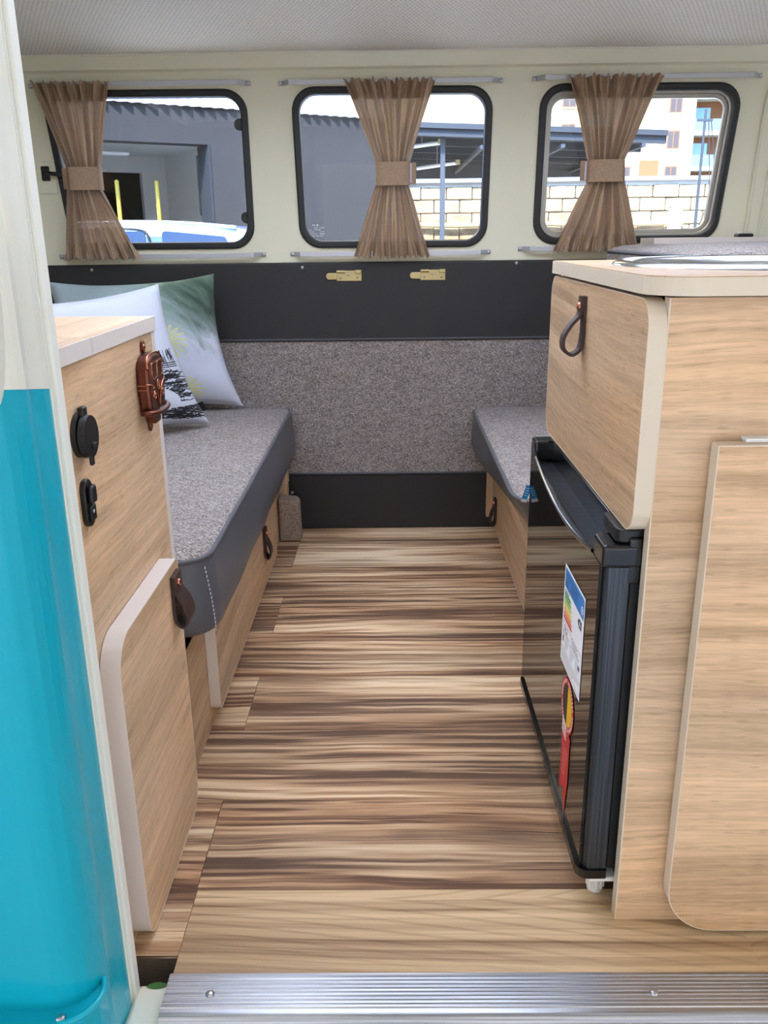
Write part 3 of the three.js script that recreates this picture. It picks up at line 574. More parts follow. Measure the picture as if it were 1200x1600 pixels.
// ================================================================ PILLOWS
function pillow(label, corners, th, tex, tag) {
  const ctr = [0, 1, 2].map((k) => corners.reduce((s, c) => s + c[k], 0) / 4), lo = Math.min(...corners.map((c) => c[1]));
  const p = thing('pillow', label, 'pillow', [ctr[0], lo, ctr[2]]);
  const [bl, br, tr, tl] = corners.map((c) => V3(...c));
  const nrm = br.clone().sub(bl).cross(tl.clone().sub(bl)).normalize();
  const N = 44, skin = (sgn) => {
    const P = [], UV = [], I = [];
    for (let j = 0; j <= N; j++) for (let i = 0; i <= N; i++) {
      const s = i / N, t = j / N, pin = 0.055, es = 4 * s * (1 - s), et = 4 * t * (1 - t);
      const s2 = s + (0.5 - s) * 2 * pin * et * Math.pow(Math.abs(2 * s - 1), 3), t2 = t + (0.5 - t) * 2 * pin * es * Math.pow(Math.abs(2 * t - 1), 3);
      const q = bl.clone().lerp(br, s2).lerp(tl.clone().lerp(tr, s2), t2);
      const wr = 0.009 * (vn(s * 6 + 3, t * 6, 99, 99, 91) - 0.5) * Math.min(1, es * 3, et * 3) + 0.004 * Math.sin((s * 9 + t * 5)) * (1 - es) * et;
      q.addScaledVector(nrm, sgn * th * Math.pow(es * et, 0.42) + sgn * wr);
      P.push(q.x, q.y, q.z); UV.push(s, t);
    }
    for (let j = 0; j < N; j++) for (let i = 0; i < N; i++) { const a = j * (N + 1) + i, b = a + 1, c = a + N + 1, d = c + 1; sgn > 0 ? I.push(a, b, c, b, d, c) : I.push(a, c, b, b, c, d); }
    const g = new THREE.BufferGeometry(); g.setAttribute('position', new THREE.Float32BufferAttribute(P, 3)); g.setAttribute('uv', new THREE.Float32BufferAttribute(UV, 2)); g.setIndex(I); g.computeVertexNormals(); return g;
  };
  part(p, 'cover', mergeGeometries([skin(1), skin(-1)]), std({ map: tex, roughness: 0.85 }));
  if (tag) { const q = br.clone().lerp(tr, 0.13); part(p, 'sewn_tag', rbox(-0.008, 0.010, -0.011, 0.011, -0.0008, 0.0008, 0.0006).rotateZ(0.35).translate(q.x - 0.008, q.y, q.z), M.black, 'small black sewn tag'); }
}
const greenPrint = canvasTex(512, 512, (c, w, h) => {
  c.fillStyle = '#c6c8d4'; c.fillRect(0, 0, w, h);
  const wash = (x, y, r, col, a) => { const g = c.createRadialGradient(x, y, 0, x, y, r); g.addColorStop(0, col); g.addColorStop(1, col.replace(/,[^,]+\)$/, ',0)')); c.globalAlpha = a; c.fillStyle = g; c.fillRect(0, 0, w, h); c.globalAlpha = 1; };
  wash(430, 40, 210, 'rgba(58,84,62,1)', 1); wash(470, 110, 150, 'rgba(46,66,48,1)', 0.9); wash(300, 30, 190, 'rgba(120,146,128,1)', 0.9); wash(120, 40, 240, 'rgba(138,156,154,1)', 0.95); wash(60, 170, 200, 'rgba(150,165,170,1)', 0.7); wash(250, 190, 180, 'rgba(160,182,184,1)', 0.7);
  c.lineCap = 'round';
  for (let i = 0; i < 46; i++) { c.strokeStyle = ['#4f6450', '#2c3c30', '#7d9080', '#1f2b24'][i % 4]; c.globalAlpha = 0.16; c.lineWidth = 8 + rnd() * 26; c.beginPath(); const x = 300 + rnd() * 210, y = rnd() * 150 - 20; c.moveTo(x, y); c.quadraticCurveTo(x + 30 + rnd() * 60, y + 40, x + 60 + rnd() * 90, y + 90 + rnd() * 90); c.stroke(); }
  for (let i = 0; i < 26; i++) { c.strokeStyle = ['#8fa3a0', '#a9b8b8', '#7c928c'][i % 3]; c.globalAlpha = 0.14; c.lineWidth = 10 + rnd() * 24; c.beginPath(); const x = 60 + rnd() * 330, y = 40 + rnd() * 170; c.moveTo(x, y); c.quadraticCurveTo(x + 60, y + 30, x + 110 + rnd() * 60, y + 90 + rnd() * 70); c.stroke(); }
  c.globalAlpha = 0.9; c.strokeStyle = '#cfcb8c';
  for (const [ox, oy, n, L] of [[322, 262, 7, 62], [352, 452, 6, 56]]) for (let i = 0; i < n; i++) { const a = -1.2 + i * 0.38; c.lineWidth = 8; c.beginPath(); c.moveTo(ox, oy); c.quadraticCurveTo(ox + L * 0.6 * Math.cos(a), oy + L * 0.6 * Math.sin(a) - 8, ox + L * Math.cos(a), oy + L * Math.sin(a)); c.stroke(); }
  c.globalAlpha = 1;
});
const inkPrint = canvasTex(1024, 1024, (c, w, h) => {
  c.fillStyle = '#bdc0ca'; c.fillRect(0, 0, w, h);
  c.strokeStyle = '#15171c'; c.fillStyle = '#15171c'; c.lineCap = 'round';
  // palm fronds and a line of trees
  for (const [ox, oy, L] of [[560, 350, 120], [640, 400, 110], [720, 420, 120]]) for (let i = 0; i < 26; i++) { const a = Math.PI * (0.95 + 1.15 * i / 25), l = L * (0.6 + 0.5 * rnd()); c.lineWidth = 4 + rnd() * 5; c.beginPath(); c.moveTo(ox, oy); c.quadraticCurveTo(ox + l * 0.6 * Math.cos(a), oy + l * 0.5 * Math.sin(a), ox + l * Math.cos(a), oy + l * 0.7 * Math.sin(a) + 34); c.stroke(); }
  for (let i = 0; i < 90; i++) { const x = 480 + rnd() * 470, y = 440 + rnd() * 90; c.lineWidth = 2 + rnd() * 5; c.beginPath(); c.moveTo(x, y); c.lineTo(x + rnd() * 16 - 8, y + 20 + rnd() * 60); c.stroke(); }
  c.lineWidth = 6; for (let k = 0; k < 3; k++) { c.beginPath(); c.moveTo(430, 560 + k * 12); c.lineTo(960, 540 + k * 14); c.stroke(); }
  // waves
  for (let i = 0; i < 300; i++) { const y = 580 + Math.pow(rnd(), 0.9) * 250, x = 330 + rnd() * 600, l = 30 + rnd() * 120; c.lineWidth = 2 + rnd() * 8; c.beginPath(); c.moveTo(x, y); c.bezierCurveTo(x + l * 0.3, y - 20 - rnd() * 14, x + l * 0.6, y + 20 * rnd(), x + l, y - 12); c.stroke(); }
  // dense dark swash with the white oval left free
  for (let i = 0; i < 420; i++) { const f = rnd(), x = 250 + f * 740, y = 800 + 70 * Math.sin(f * 2.2) + rnd() * (70 + 30 * f), l = 16 + rnd() * 60; c.lineWidth = 3 + rnd() * 6; c.beginPath(); c.moveTo(x, y); c.quadraticCurveTo(x + l * 0.5, y - 12 * rnd(), x + l, y + 10 * rnd()); c.stroke(); }
  c.fillStyle = '#bdc0ca'; c.beginPath(); c.ellipse(760, 770, 130, 66, 0.35, 0, 7); c.fill();
  c.beginPath(); c.ellipse(330, 960, 420, 62, 0.06, 0, 7); c.fill();
});
pillow('pillow with green leaf print leaning on the black wall panel', [[-0.860, 0.380, 0.215], [-0.404, 0.380, 0.085], [-0.455, 0.729, 0.105], [-0.885, 0.713, 0.105]], 0.062, greenPrint, false);
pillow('white pillow with black ink drawing of palms and waves, in front', [[-0.800, 0.378, 0.560], [-0.444, 0.383, 0.330], [-0.537, 0.717, 0.345], [-0.880, 0.690, 0.560]], 0.066, inkPrint, true);

// ================================================================ LEFT CABINET
{
  const c = thing('side_cabinet', 'oak laminate side cabinet at the left beside the door pillar', 'cabinet', [-0.56, -0.05, 1.41]);
  part(c, 'side_panel', uvM(box(-0.337, -0.3205, -0.045, 0.7005, 1.2265, 1.598), 'z', [0.2, 0.05]), M.oak);
  part(c, 'back_panel', uvM(box(-0.80, -0.3215, -0.0, 0.7005, 1.2105, 1.2262), 'x'), M.oak);
  part(c, 'back_panel_edge', box(-0.3214, -0.3200, 0.0, 0.7005, 1.2105, 1.2264), M.band, 'pale edge strip');
  part(c, 'front_panel', uvM(box(-0.80, -0.338, -0.045, 0.7005, 1.582, 1.598), 'y'), M.oak);
  const d = bandedX(c, 'door', -0.3195, -0.2975, 0.003, 0.402, 1.283, 1.555, [0.03, 0.045, 0.012, 0.045], M.oak, 'z', [0.62, 0.41]);
  strapOn(d, -0.2975, 0.388, 1.312, 1, 0.036, 0.98, 0.72);
  const t = part(c, 'top', uvM(box(-0.80, -0.319, 0.701, 0.7188, 1.2105, 1.4655), 'z', [0.4, 0.3]), M.oak);
  part(t, 'edge_band', rbox(-0.3188, -0.3172, 0.7008, 0.7192, 1.2105, 1.4652, 0.0005, 1), M.band, 'pale edge band');
  const t2 = part(c, 'top', uvM(box(-0.80, -0.319, 0.701, 0.7188, 1.4667, 1.600), 'z', [0.1, 0.52]), M.oak);
  part(t2, 'edge_band', rbox(-0.3188, -0.3172, 0.7008, 0.7192, 1.4670, 1.600, 0.0005, 1), M.band, 'pale edge band');
}
{
  const X = -0.3205, y = 0.628, z = 1.527;
  const s = thing('power_socket', 'round black capped power socket on the left cabinet', 'socket', [X, y, z]);
  part(s, 'flange', cyl([X + 0.0025, y, z], 'x', 0.0235, 0.005, 36, 0.0225), M.black);
  const cap = part(s, 'cap', cyl([X + 0.0105, y - 0.0015, z + 0.001], 'x', 0.0228, 0.0065, 36, 0.0215), M.black, 'rubber cap');
  part(cap, 'cap_boss', rbox(X + 0.013, X + 0.017, y - 0.015, y - 0.008, z - 0.004, z + 0.005, 0.001), M.black);
  part(cap, 'hinge_tab', rbox(X + 0.003, X + 0.010, y + 0.019, y + 0.029, z - 0.006, z + 0.006, 0.002), M.black);
  part(cap, 'pull_tab', rbox(X + 0.009, X + 0.013, y - 0.032, y - 0.022, z - 0.003, z + 0.004, 0.0015), M.black);
  const y2 = 0.557, z2 = 1.533;
  const w = thing('toggle_switch', 'oblong black switch below the power socket', 'switch', [X, y2, z2]);
  part(w, 'plate', boardX(X, X + 0.006, y2 - 0.0255, y2 + 0.0255, z2 - 0.012, z2 + 0.012, 0.0118, 0.0015), M.black);
  part(w, 'rocker', rbox(X + 0.006, X + 0.012, y2 + 0.000, y2 + 0.019, z2 - 0.0075, z2 + 0.0075, 0.0035), M.black);
  part(w, 'rocker', rbox(X + 0.006, X + 0.009, y2 - 0.019, y2 - 0.002, z2 - 0.0075, z2 + 0.0075, 0.0025), M.black);
  part(w, 'indicator', screwGeo([X + 0.0092, y2 - 0.009, z2 + 0.001], 'x', 0.002), M.screw, 'bright indicator dot');
}
// copper bottle opener in the shape of a small bus front, built in a local frame: X across, Y up, Z out
{
  const o = thing('bottle_opener', 'copper bottle opener shaped like a bus front on the left cabinet', 'bottle opener', [-0.3205, 0.640, 1.276]);
  o.rotation.y = Math.PI / 2; org.delete(o);
  const W = 0.038, B = 0.0165;
  const body = new THREE.Shape(); body.moveTo(-W * 0.86, -0.036); body.lineTo(W * 0.86, -0.036); body.lineTo(W, -0.004); body.lineTo(W * 0.95, 0.022); body.quadraticCurveTo(W * 0.8, 0.038, 0, 0.039); body.quadraticCurveTo(-W * 0.8, 0.038, -W * 0.95, 0.022); body.lineTo(-W, -0.004); body.closePath();
  const b = part(o, 'body', ext(body, B, 0.004, 10), M.copper);
  part(o, 'roof_rim', tube([[-W * 0.97, 0.0215, B - 0.001], [-W * 0.75, 0.034, B - 0.003], [0, 0.0385, B - 0.003], [W * 0.75, 0.034, B - 0.003], [W * 0.97, 0.0215, B - 0.001]], 0.0016, 30), M.copperBright);
  for (const s of [-1, 1]) {
    part(o, 'windscreen', boardZ(Math.min(s * 0.002, s * 0.024), Math.max(s * 0.002, s * 0.024), 0.008, 0.027, B - 0.0005, B + 0.0012, 0.004, 0.0005), M.copper);
    part(o, 'window_rim', frame(rrect(Math.min(s * 0.001, s * 0.025), Math.max(s * 0.001, s * 0.025), 0.007, 0.028, 0.005), [[Math.min(s * 0.0025, s * 0.0235), 0.0085], [Math.max(s * 0.0025, s * 0.0235), 0.0085], [Math.max(s * 0.0025, s * 0.0235), 0.0265], [Math.min(s * 0.0025, s * 0.0235), 0.0265]], 0.004, 0.0022, 0.0004).translate(0, 0, B - 0.0005), M.copperBright);
    part(o, 'v_line', tube([[s * W, 0.003, B - 0.004], [s * W * 0.9, 0.002, B], [s * 0.016, -0.004, B + 0.001], [s * 0.006, -0.018, B + 0.001], [0, -0.030, B + 0.001]], 0.0012, 30), M.copperBright);
    part(o, 'headlight', new THREE.TorusGeometry(0.005, 0.0013, 8, 20).translate(s * 0.0185, -0.013, B + 0.0006), M.copperBright);
    part(o, 'headlight', new THREE.SphereGeometry(0.0036, 14, 10).scale(1, 1, 0.6).translate(s * 0.0185, -0.013, B + 0.0006), M.copperBright);
    part(o, 'turn_light', new THREE.SphereGeometry(0.0023, 12, 8).translate(s * 0.0195, -0.0035, B), M.copperBright);
    part(o, 'side_line', tube([[s * W * 1.0, 0.0015, B - 0.003], [s * W * 1.0, 0.0015, 0.002]], 0.0013, 8), M.copperBright);
    part(o, 'side_line', tube([[s * W * 1.0, -0.004, B - 0.003], [s * W * 1.0, -0.004, 0.002]], 0.0010, 8), M.copperBright);
  }
  part(o, 'round_badge', new THREE.TorusGeometry(0.0062, 0.001, 8, 24).translate(0, -0.002, B + 0.0012), M.copperBright);
  part(o, 'round_badge', mergeGeometries([tube([[-0.004, 0.002, B + 0.0012], [-0.0015, -0.0015, B + 0.0014], [0, 0.001, B + 0.0014], [0.0015, -0.0015, B + 0.0014], [0.004, 0.002, B + 0.0012]], 0.0007, 20), tube([[-0.0045, -0.001, B + 0.0012], [-0.002, -0.0065, B + 0.0014], [0, -0.003, B + 0.0014], [0.002, -0.0065, B + 0.0014], [0.0045, -0.001, B + 0.0012]], 0.0007, 20)]), M.copperBright);
  part(o, 'bumper', tube([[-W * 1.05, -0.033, 0.004], [-W * 1.08, -0.033, B - 0.004], [-W * 0.8, -0.034, B + 0.003], [0, -0.035, B + 0.006], [W * 0.8, -0.034, B + 0.003], [W * 1.08, -0.033, B - 0.004], [W * 1.05, -0.033, 0.004]], 0.0036, 50), M.copper);
  part(o, 'cap_lever', ext(roundPoly([[-0.012, -0.052], [0.012, -0.052], [0.017, -0.036], [-0.017, -0.036]], 0.003), 0.012, 0.002).translate(0, 0, 0.002), M.copper);
  for (const s of [1, -1]) {
    const y = s > 0 ? 0.046 : -0.056;
    part(o, 'screw_ear', new THREE.TorusGeometry(0.0052, 0.002, 8, 20).scale(1, 1.15, 0.9).translate(0, y, 0.0022), M.copper);
    part(o, 'screw', screwGeo([0, y, 0.003], 'z', 0.0042), M.copperBright);
  }
}

// ================================================================ KITCHEN UNIT ON THE RIGHT
{
  const k = thing('kitchen_cabinet', 'oak laminate kitchen cabinet on the right holding the fridge', 'cabinet', [0.58, 0, 1.26]);
  part(k, 'front_panel', uvM(box(0.2745, 0.90, 0.0, 0.757, 1.502, 1.518), 'x', [0.05, 0.3]), M.oak);
  part(k, 'front_panel_edge', box(0.2730, 0.2745, 0.0, 0.757, 1.502, 1.518), M.bandWarm, 'pale edge strip');
  part(k, 'back_panel', uvM(box(0.2745, 0.90, 0.0, 0.757, 0.955, 0.971), 'x'), M.oak);
  part(k, 'side_panel', uvM(box(0.885, 0.90, 0.0, 0.757, 0.972, 1.501), 'z'), M.oak);
  part(k, 'shelf', uvM(box(0.276, 0.884, 0.512, 0.527, 0.972, 1.501), 'z'), M.oak);
  const d = bandedX(k, 'flap_door', 0.2545, 0.2725, 0.509, 0.7555, 0.985, 1.519, [0.03, 0.03, 0.03, 0.03], M.oakB, 'z', [0.3, 0.12], M.bandWarm);
  strapOn(d, 0.2545, 0.740, 1.232, -1, 0.019, 1.02);
}
{
  const ct = thing('worktop', 'pale rounded worktop around the sink', 'worktop', [0.58, 0.758, 1.27]);
  const sh = rrect(0.2505, 0.91, -1.540, -1.000, [0.05, 0.01, 0.01, 0.004]), hole = new THREE.Path(); hole.absarc(0.505, -1.245, 0.198, 0, Math.PI * 2, true); sh.holes.push(hole);
  part(ct, 'slab', uvM(ext(sh, 0.0175, 0, 40).rotateX(-Math.PI / 2).translate(0, 0.7595, 0), 'x'), M.bandWarm);
  part(ct, 'top_laminate', uvM(ext((() => { const s = rrect(0.2515, 0.909, -1.539, -1.001, [0.049, 0.01, 0.01, 0.004]); const h = new THREE.Path(); h.absarc(0.505, -1.245, 0.198, 0, Math.PI * 2, true); s.holes.push(h); return s; })(), 0.0012, 0, 40).rotateX(-Math.PI / 2).translate(0, 0.7768, 0), 'x', [0.3, 0.2]), M.oakB);
  const s = thing('sink', 'round stainless steel sink set in the worktop', 'sink', [0.505, 0.63, 1.245]);
  const pr = [[0.0, 0.640], [0.05, 0.641], [0.12, 0.643], [0.158, 0.652], [0.176, 0.675], [0.184, 0.74], [0.187, 0.770], [0.191, 0.7795], [0.198, 0.7835], [0.207, 0.7845], [0.215, 0.7815], [0.217, 0.7785], [0.2165, 0.7782]].map(([a, b]) => V2(a, b));
  part(s, 'bowl', new THREE.LatheGeometry(pr, 72).translate(0.505, 0, 1.245), M.steel);
  part(s, 'drain', cyl([0.505, 0.6425, 1.245], 'y', 0.028, 0.004, 28), M.chrome);
}
{
  const t = thing('folding_table', 'oak laminate folding table hanging flat on the kitchen cabinet front', 'table', [0.6, 0.0, 1.53]);
  bandedZ(t, 'table_leaf', 0.327, 0.90, 0.006, 0.614, 1.5240, 1.5425, [0.06, 0.06, 0.002, 0.002], M.oak, 'x', [0.47, 0.17]);
  part(t, 'hinge', rbox(0.358, 0.88, 0.6142, 0.6185, 1.5182, 1.533, 0.001), M.white, 'white hinge strip');
}
// ---- fridge
{
  const f = thing('fridge', 'small black fridge with a mirror-dark door under the worktop', 'fridge', [0.45, 0, 1.25]);
  const z0 = 1.000, z1 = 1.498;
  part(f, 'body', rbox(0.279, 0.72, 0.045, 0.492, z0 + 0.012, z1 - 0.001, 0.006, 3), M.black);
  part(f, 'gasket', rbox(0.264, 0.279, 0.055, 0.485, z0 + 0.012, z1 - 0.006, 0.003), M.rubber, 'black door gasket');
  // door shell in plan: dark glass in front, brushed steel round the near side
  const plan = (xa, xb, za, zb, r) => rrect(xa, xb, -zb, -za, [r, 0.002, 0.002, r]);
  part(f, 'door', uvM(ext(plan(0.2335, 0.2635, z0, z1, 0.012), 0.405, 0, 12).rotateX(-Math.PI / 2).translate(0, 0.060, 0), 'y'), M.fridgeSide, 'brushed dark steel door shell');
  // glass with the dipping top edge
  const gl = new THREE.Shape(); gl.moveTo(-z1 + 0.006, 0.060); gl.lineTo(-z0 - 0.002, 0.060); gl.lineTo(-z0 - 0.002, 0.492); gl.lineTo(-z0 - 0.03, 0.492); gl.lineTo(-z0 - 0.045, 0.474); gl.quadraticCurveTo(-1.25, 0.428, -1.455, 0.468); gl.lineTo(-z1 + 0.006, 0.468); gl.closePath();
  const glass = part(f, 'door_glass', ext(gl, 0.004, 0.001, 20).rotateY(Math.PI / 2).translate(0.2300, 0, 0), M.glassDark, 'dark reflecting glass front');
  // cap with handle scoop
  const lp = []; for (let i = 0; i <= 20; i++) { const q = i / 20, z = lerp(1.046, 1.452, q), y = 0.4745 * (1 - q) * (1 - q) + 2 * 0.429 * q * (1 - q) + 0.468 * q * q; lp.push([0.2315, y + 0.001, z]); }
  part(f, 'handle_lip', tube(lp, 0.0032, 60), M.chrome, 'shiny handle lip');
  part(f, 'top_cap', rbox(0.259, 0.2785, 0.445, 0.500, z0, z1 + 0.001, 0.004, 3), M.blackGloss);
  part(f, 'top_cap', rbox(0.2305, 0.262, 0.466, 0.500, z0, z0 + 0.036, 0.004, 3), M.blackGloss);
  part(f, 'top_cap', rbox(0.2305, 0.2785, 0.4645, 0.492, z1 - 0.046, z1 + 0.002, 0.005, 3), M.blackGloss);
  part(f, 'scoop_floor', rbox(0.2345, 0.262, 0.415, 0.428, z0 + 0.01, z1 - 0.02, 0.003), M.blackGloss);
  part(f, 'hinge_cover', boardY(0.246, 0.285, 0.4925, 0.508, z1 - 0.075, z1 - 0.004, [0.012, 0.004, 0.004, 0.012], 0.002), M.black);
  part(f, 'bottom_trim', ext((() => { const s = plan(0.226, 0.2635, z0, z1 + 0.003, 0.016); return s; })(), 0.012, 0, 12).rotateX(-Math.PI / 2).translate(0, 0.0475, 0), M.blackGloss, 'black bottom trim');
  part(f, 'foot_bracket', rbox(0.244, 0.278, 0.038, 0.0445, z1 - 0.09, z1 - 0.002, 0.002), M.white, 'white foot bracket');
  const toe = []; for (let i = 0; i < 12; i++) { const a = i / 12 * 2 * Math.PI; toe.push(rbox(-0.0016, 0.0016, 0.006, 0.0375, -0.0016, 0.0016, 0.0008, 1).translate(0.261 + 0.0105 * Math.cos(a), 0, 1.462 + 0.0105 * Math.sin(a))); }
  part(f, 'levelling_foot', mergeGeometries([...toe.map((g) => g), cyl([0.261, 0.0185, 1.462], 'y', 0.0105, 0.0365, 18).toNonIndexed()].map((g) => { const q = g.index ? g.toNonIndexed() : g; return q; })), M.white, 'ribbed white levelling foot');
  part(f, 'levelling_foot', cyl([0.66, 0.0225, 1.462], 'y', 0.012, 0.044, 18), M.white);
  part(f, 'levelling_foot', cyl([0.66, 0.0225, 1.03], 'y', 0.012, 0.044, 18), M.white);
  // stickers
  const sticker = (name, w, h, y, z, tex, label, x = 0.2294) => part(glass, name, new THREE.PlaneGeometry(w, h).rotateY(-Math.PI / 2).translate(x, y, z), std({ map: tex, roughness: 0.55, alphaTest: 0.5 }), label);
  sticker('energy_label', 0.121, 0.139, 0.3325, 1.380, canvasTex(512, 600, (c) => {
    c.fillStyle = '#f3f4f8'; c.fillRect(0, 0, 512, 600);
    c.fillStyle = '#2f7fc8'; c.beginPath(); c.roundRect(16, 16, 480, 118, 22); c.fill(); c.fillRect(16, 70, 480, 64);
    c.fillStyle = '#17456f'; c.font = 'bold 34px sans-serif'; c.fillText('Energia', 34, 62);
    for (let r = 0; r < 4; r++) { c.fillRect(34, 78 + r * 13, 70, 6); c.fillRect(160, 40 + r * 20, 200 - r * 12, 8); }
    c.fillStyle = '#e8eef5'; c.beginPath(); c.arc(452, 92, 24, 0, 7); c.fill(); c.strokeStyle = '#2f7fc8'; c.lineWidth = 6; c.beginPath(); c.arc(452, 92, 12, 0, 7); c.stroke();
    c.fillStyle = '#333'; c.fillRect(28, 148, 110, 8);
    ['#2f8a3c', '#5aa83c', '#a6c33a', '#efd23c', '#eeac38', '#e6722f', '#d2362c'].forEach((col, i) => { const y = 162 + i * 24, w = 150 + i * 10; c.fillStyle = col; c.beginPath(); c.moveTo(24, y); c.lineTo(24 + w, y); c.lineTo(40 + w, y + 10); c.lineTo(24 + w, y + 20); c.lineTo(24, y + 20); c.fill(); });
    c.fillStyle = '#16181c'; c.beginPath(); c.moveTo(372, 186); c.lineTo(398, 160); c.lineTo(462, 160); c.lineTo(462, 212); c.lineTo(398, 212); c.fill(); c.fillStyle = '#fff'; c.font = 'bold 46px sans-serif'; c.fillText('A', 406, 203);
    c.strokeStyle = '#3d4d7a'; c.lineWidth = 3; c.beginPath(); c.roundRect(24, 344, 226, 74, 10); c.stroke(); c.beginPath(); c.roundRect(262, 344, 226, 74, 10); c.stroke();
    c.fillStyle = '#2a3350'; c.font = 'bold 50px sans-serif'; c.fillText('14,2', 52, 392); for (const y of [400]) c.fillRect(40, y, 150, 5);
    for (let r = 0; r < 3; r++) c.fillRect(280, 356 + r * 18, 120 + r * 24, 7);
    c.fillRect(34, 432, 26, 40); c.fillStyle = '#8d93a8'; for (let r = 0; r < 4; r++) for (let k = 0; k < 3; k++) c.fillRect(90 + k * 140, 432 + r * 16, 100 - r * 12, 5);
    c.fillStyle = '#2a3350'; c.fillRect(430, 424, 44, 22); c.strokeRect(20, 505, 470, 76); for (let r = 0; r < 3; r++) c.fillRect(36, 522 + r * 18, 440 - r * 70, 4);
  }), 'blue and white energy label with coloured bars');
  sticker('round_seal', 0.098, 0.207, 0.1595, 1.380, canvasTex(384, 810, (c) => {
    c.clearRect(0, 0, 384, 810);
    c.fillStyle = '#c02a2c'; c.beginPath(); c.moveTo(110, 220); c.lineTo(300, 300); c.lineTo(300, 560); c.lineTo(250, 800); c.lineTo(210, 640); c.lineTo(110, 700); c.fill();
    c.beginPath(); c.arc(192, 160, 150, 0, 7); c.fill();
    c.fillStyle = '#1a1512'; c.beginPath(); c.arc(192, 160, 112, 0, 7); c.fill();
    c.fillStyle = '#e8bd1e'; c.beginPath(); c.arc(192, 160, 112, -Math.PI / 2, Math.PI / 2); c.fill();
    c.fillStyle = '#f4dedb'; for (let i = 0; i < 40; i++) { if (i % 10 === 9) continue; const a = i / 40 * 6.2832; c.save(); c.translate(192 + 130 * Math.cos(a), 160 + 130 * Math.sin(a)); c.rotate(a); c.fillRect(-9, -6, 18, 12); c.restore(); }
    c.fillStyle = '#e9e6e2'; for (let i = 0; i < 4; i++) { c.save(); c.translate(150, 270 + i * 24); c.rotate(0.15); c.fillRect(-50, 0, 110, 15); c.restore(); }
    c.fillStyle = '#e6b9b2'; for (let i = 0; i < 7; i++) c.fillRect(140 + (i % 2) * 8, 410 + i * 26, 120 - i * 8, 5);
  }), 'round red, yellow and black seal with a red ribbon', 0.2291);
  part(f, 'blue_tag', new THREE.PlaneGeometry(0.011, 0.030, 4, 6).rotateY(0.35).rotateZ(-0.30).translate(0.2245, 0.402, 1.004), std({ map: canvasTex(64, 128, (c) => { c.fillStyle = '#2b8fd6'; c.fillRect(0, 0, 64, 128); c.fillStyle = '#bfe0f5'; for (let r = 0; r < 4; r++) c.fillRect(10, 18 + r * 18, 36, 6); c.fillStyle = '#f1f1f1'; c.fillRect(0, 104, 64, 24); }), roughness: 0.5, side: THREE.DoubleSide }), 'small blue sticker tab');
}
// ---- things behind the worktop
{
  const d = thing('rear_deck', 'pale laminated rear deck board below the right window', 'deck', [0.98, 0, 0.40]);
  part(d, 'deck_box', uvM(box(0.83, 1.30, 0.0, 0.69, 0.016, 0.95), 'x'), M.oak);
  part(d, 'wall_shelf', uvM(box(0.655, 1.30, 0.785, 0.803, 0.028, 0.150), 'x'), M.band);
  part(d, 'shelf_face', uvM(box(0.655, 1.30, 0.700, 0.7845, 0.134, 0.150), 'x'), M.band);
  part(d, 'latch', rbox(0.862, 0.900, 0.8035, 0.811, 0.120, 0.150, 0.002), M.black, 'black and chrome catch');
  part(d, 'latch', rbox(0.864, 0.898, 0.8112, 0.814, 0.122, 0.148, 0.001), M.chrome, 'black and chrome catch');
  const c = cushion('deck_cushion', 'grey tweed cushion with dark piping behind the sink', 0.525, 1.30, 0.20, 0.90, [0.07, 0.03, 0.03, 0.03], 0.691, 0.786, 0.003, M.tweed);
}

// ================================================================ OUTSIDE
{
  const g = struct('ground');
  part(g, 'paving', uvM(box(-90, 90, -0.6, -0.45, -110, 40), 'x'), M.concrete);
  const yw = struct('added_yard_wall');          // added wall behind the camera, unseen, blocks the low bright sky
  part(yw, 'facade', box(-22, 22, -0.45, 4.6, 13, 13.3), M.bWhite);
  const y = struct('added_shade_roof');             // added unseen roof over the door side; keeps sun and zenith off the door
  part(y, 'roof_sheet', box(-6, 6.5, 2.0, 2.06, 1.75, 6.6), M.bWhite);
  for (const x of [-5.9, 0.9, 6.4]) part(y, 'beam', box(x - 0.04, x + 0.04, 1.88, 2.0, 1.8, 6.55), M.steelGrey);
  for (const x of [-5.9, 6.4]) for (const z of [1.9, 6.5]) part(y, 'post', box(x - 0.04, x + 0.04, -0.45, 1.88, z - 0.04, z + 0.04), M.steelGrey);
}
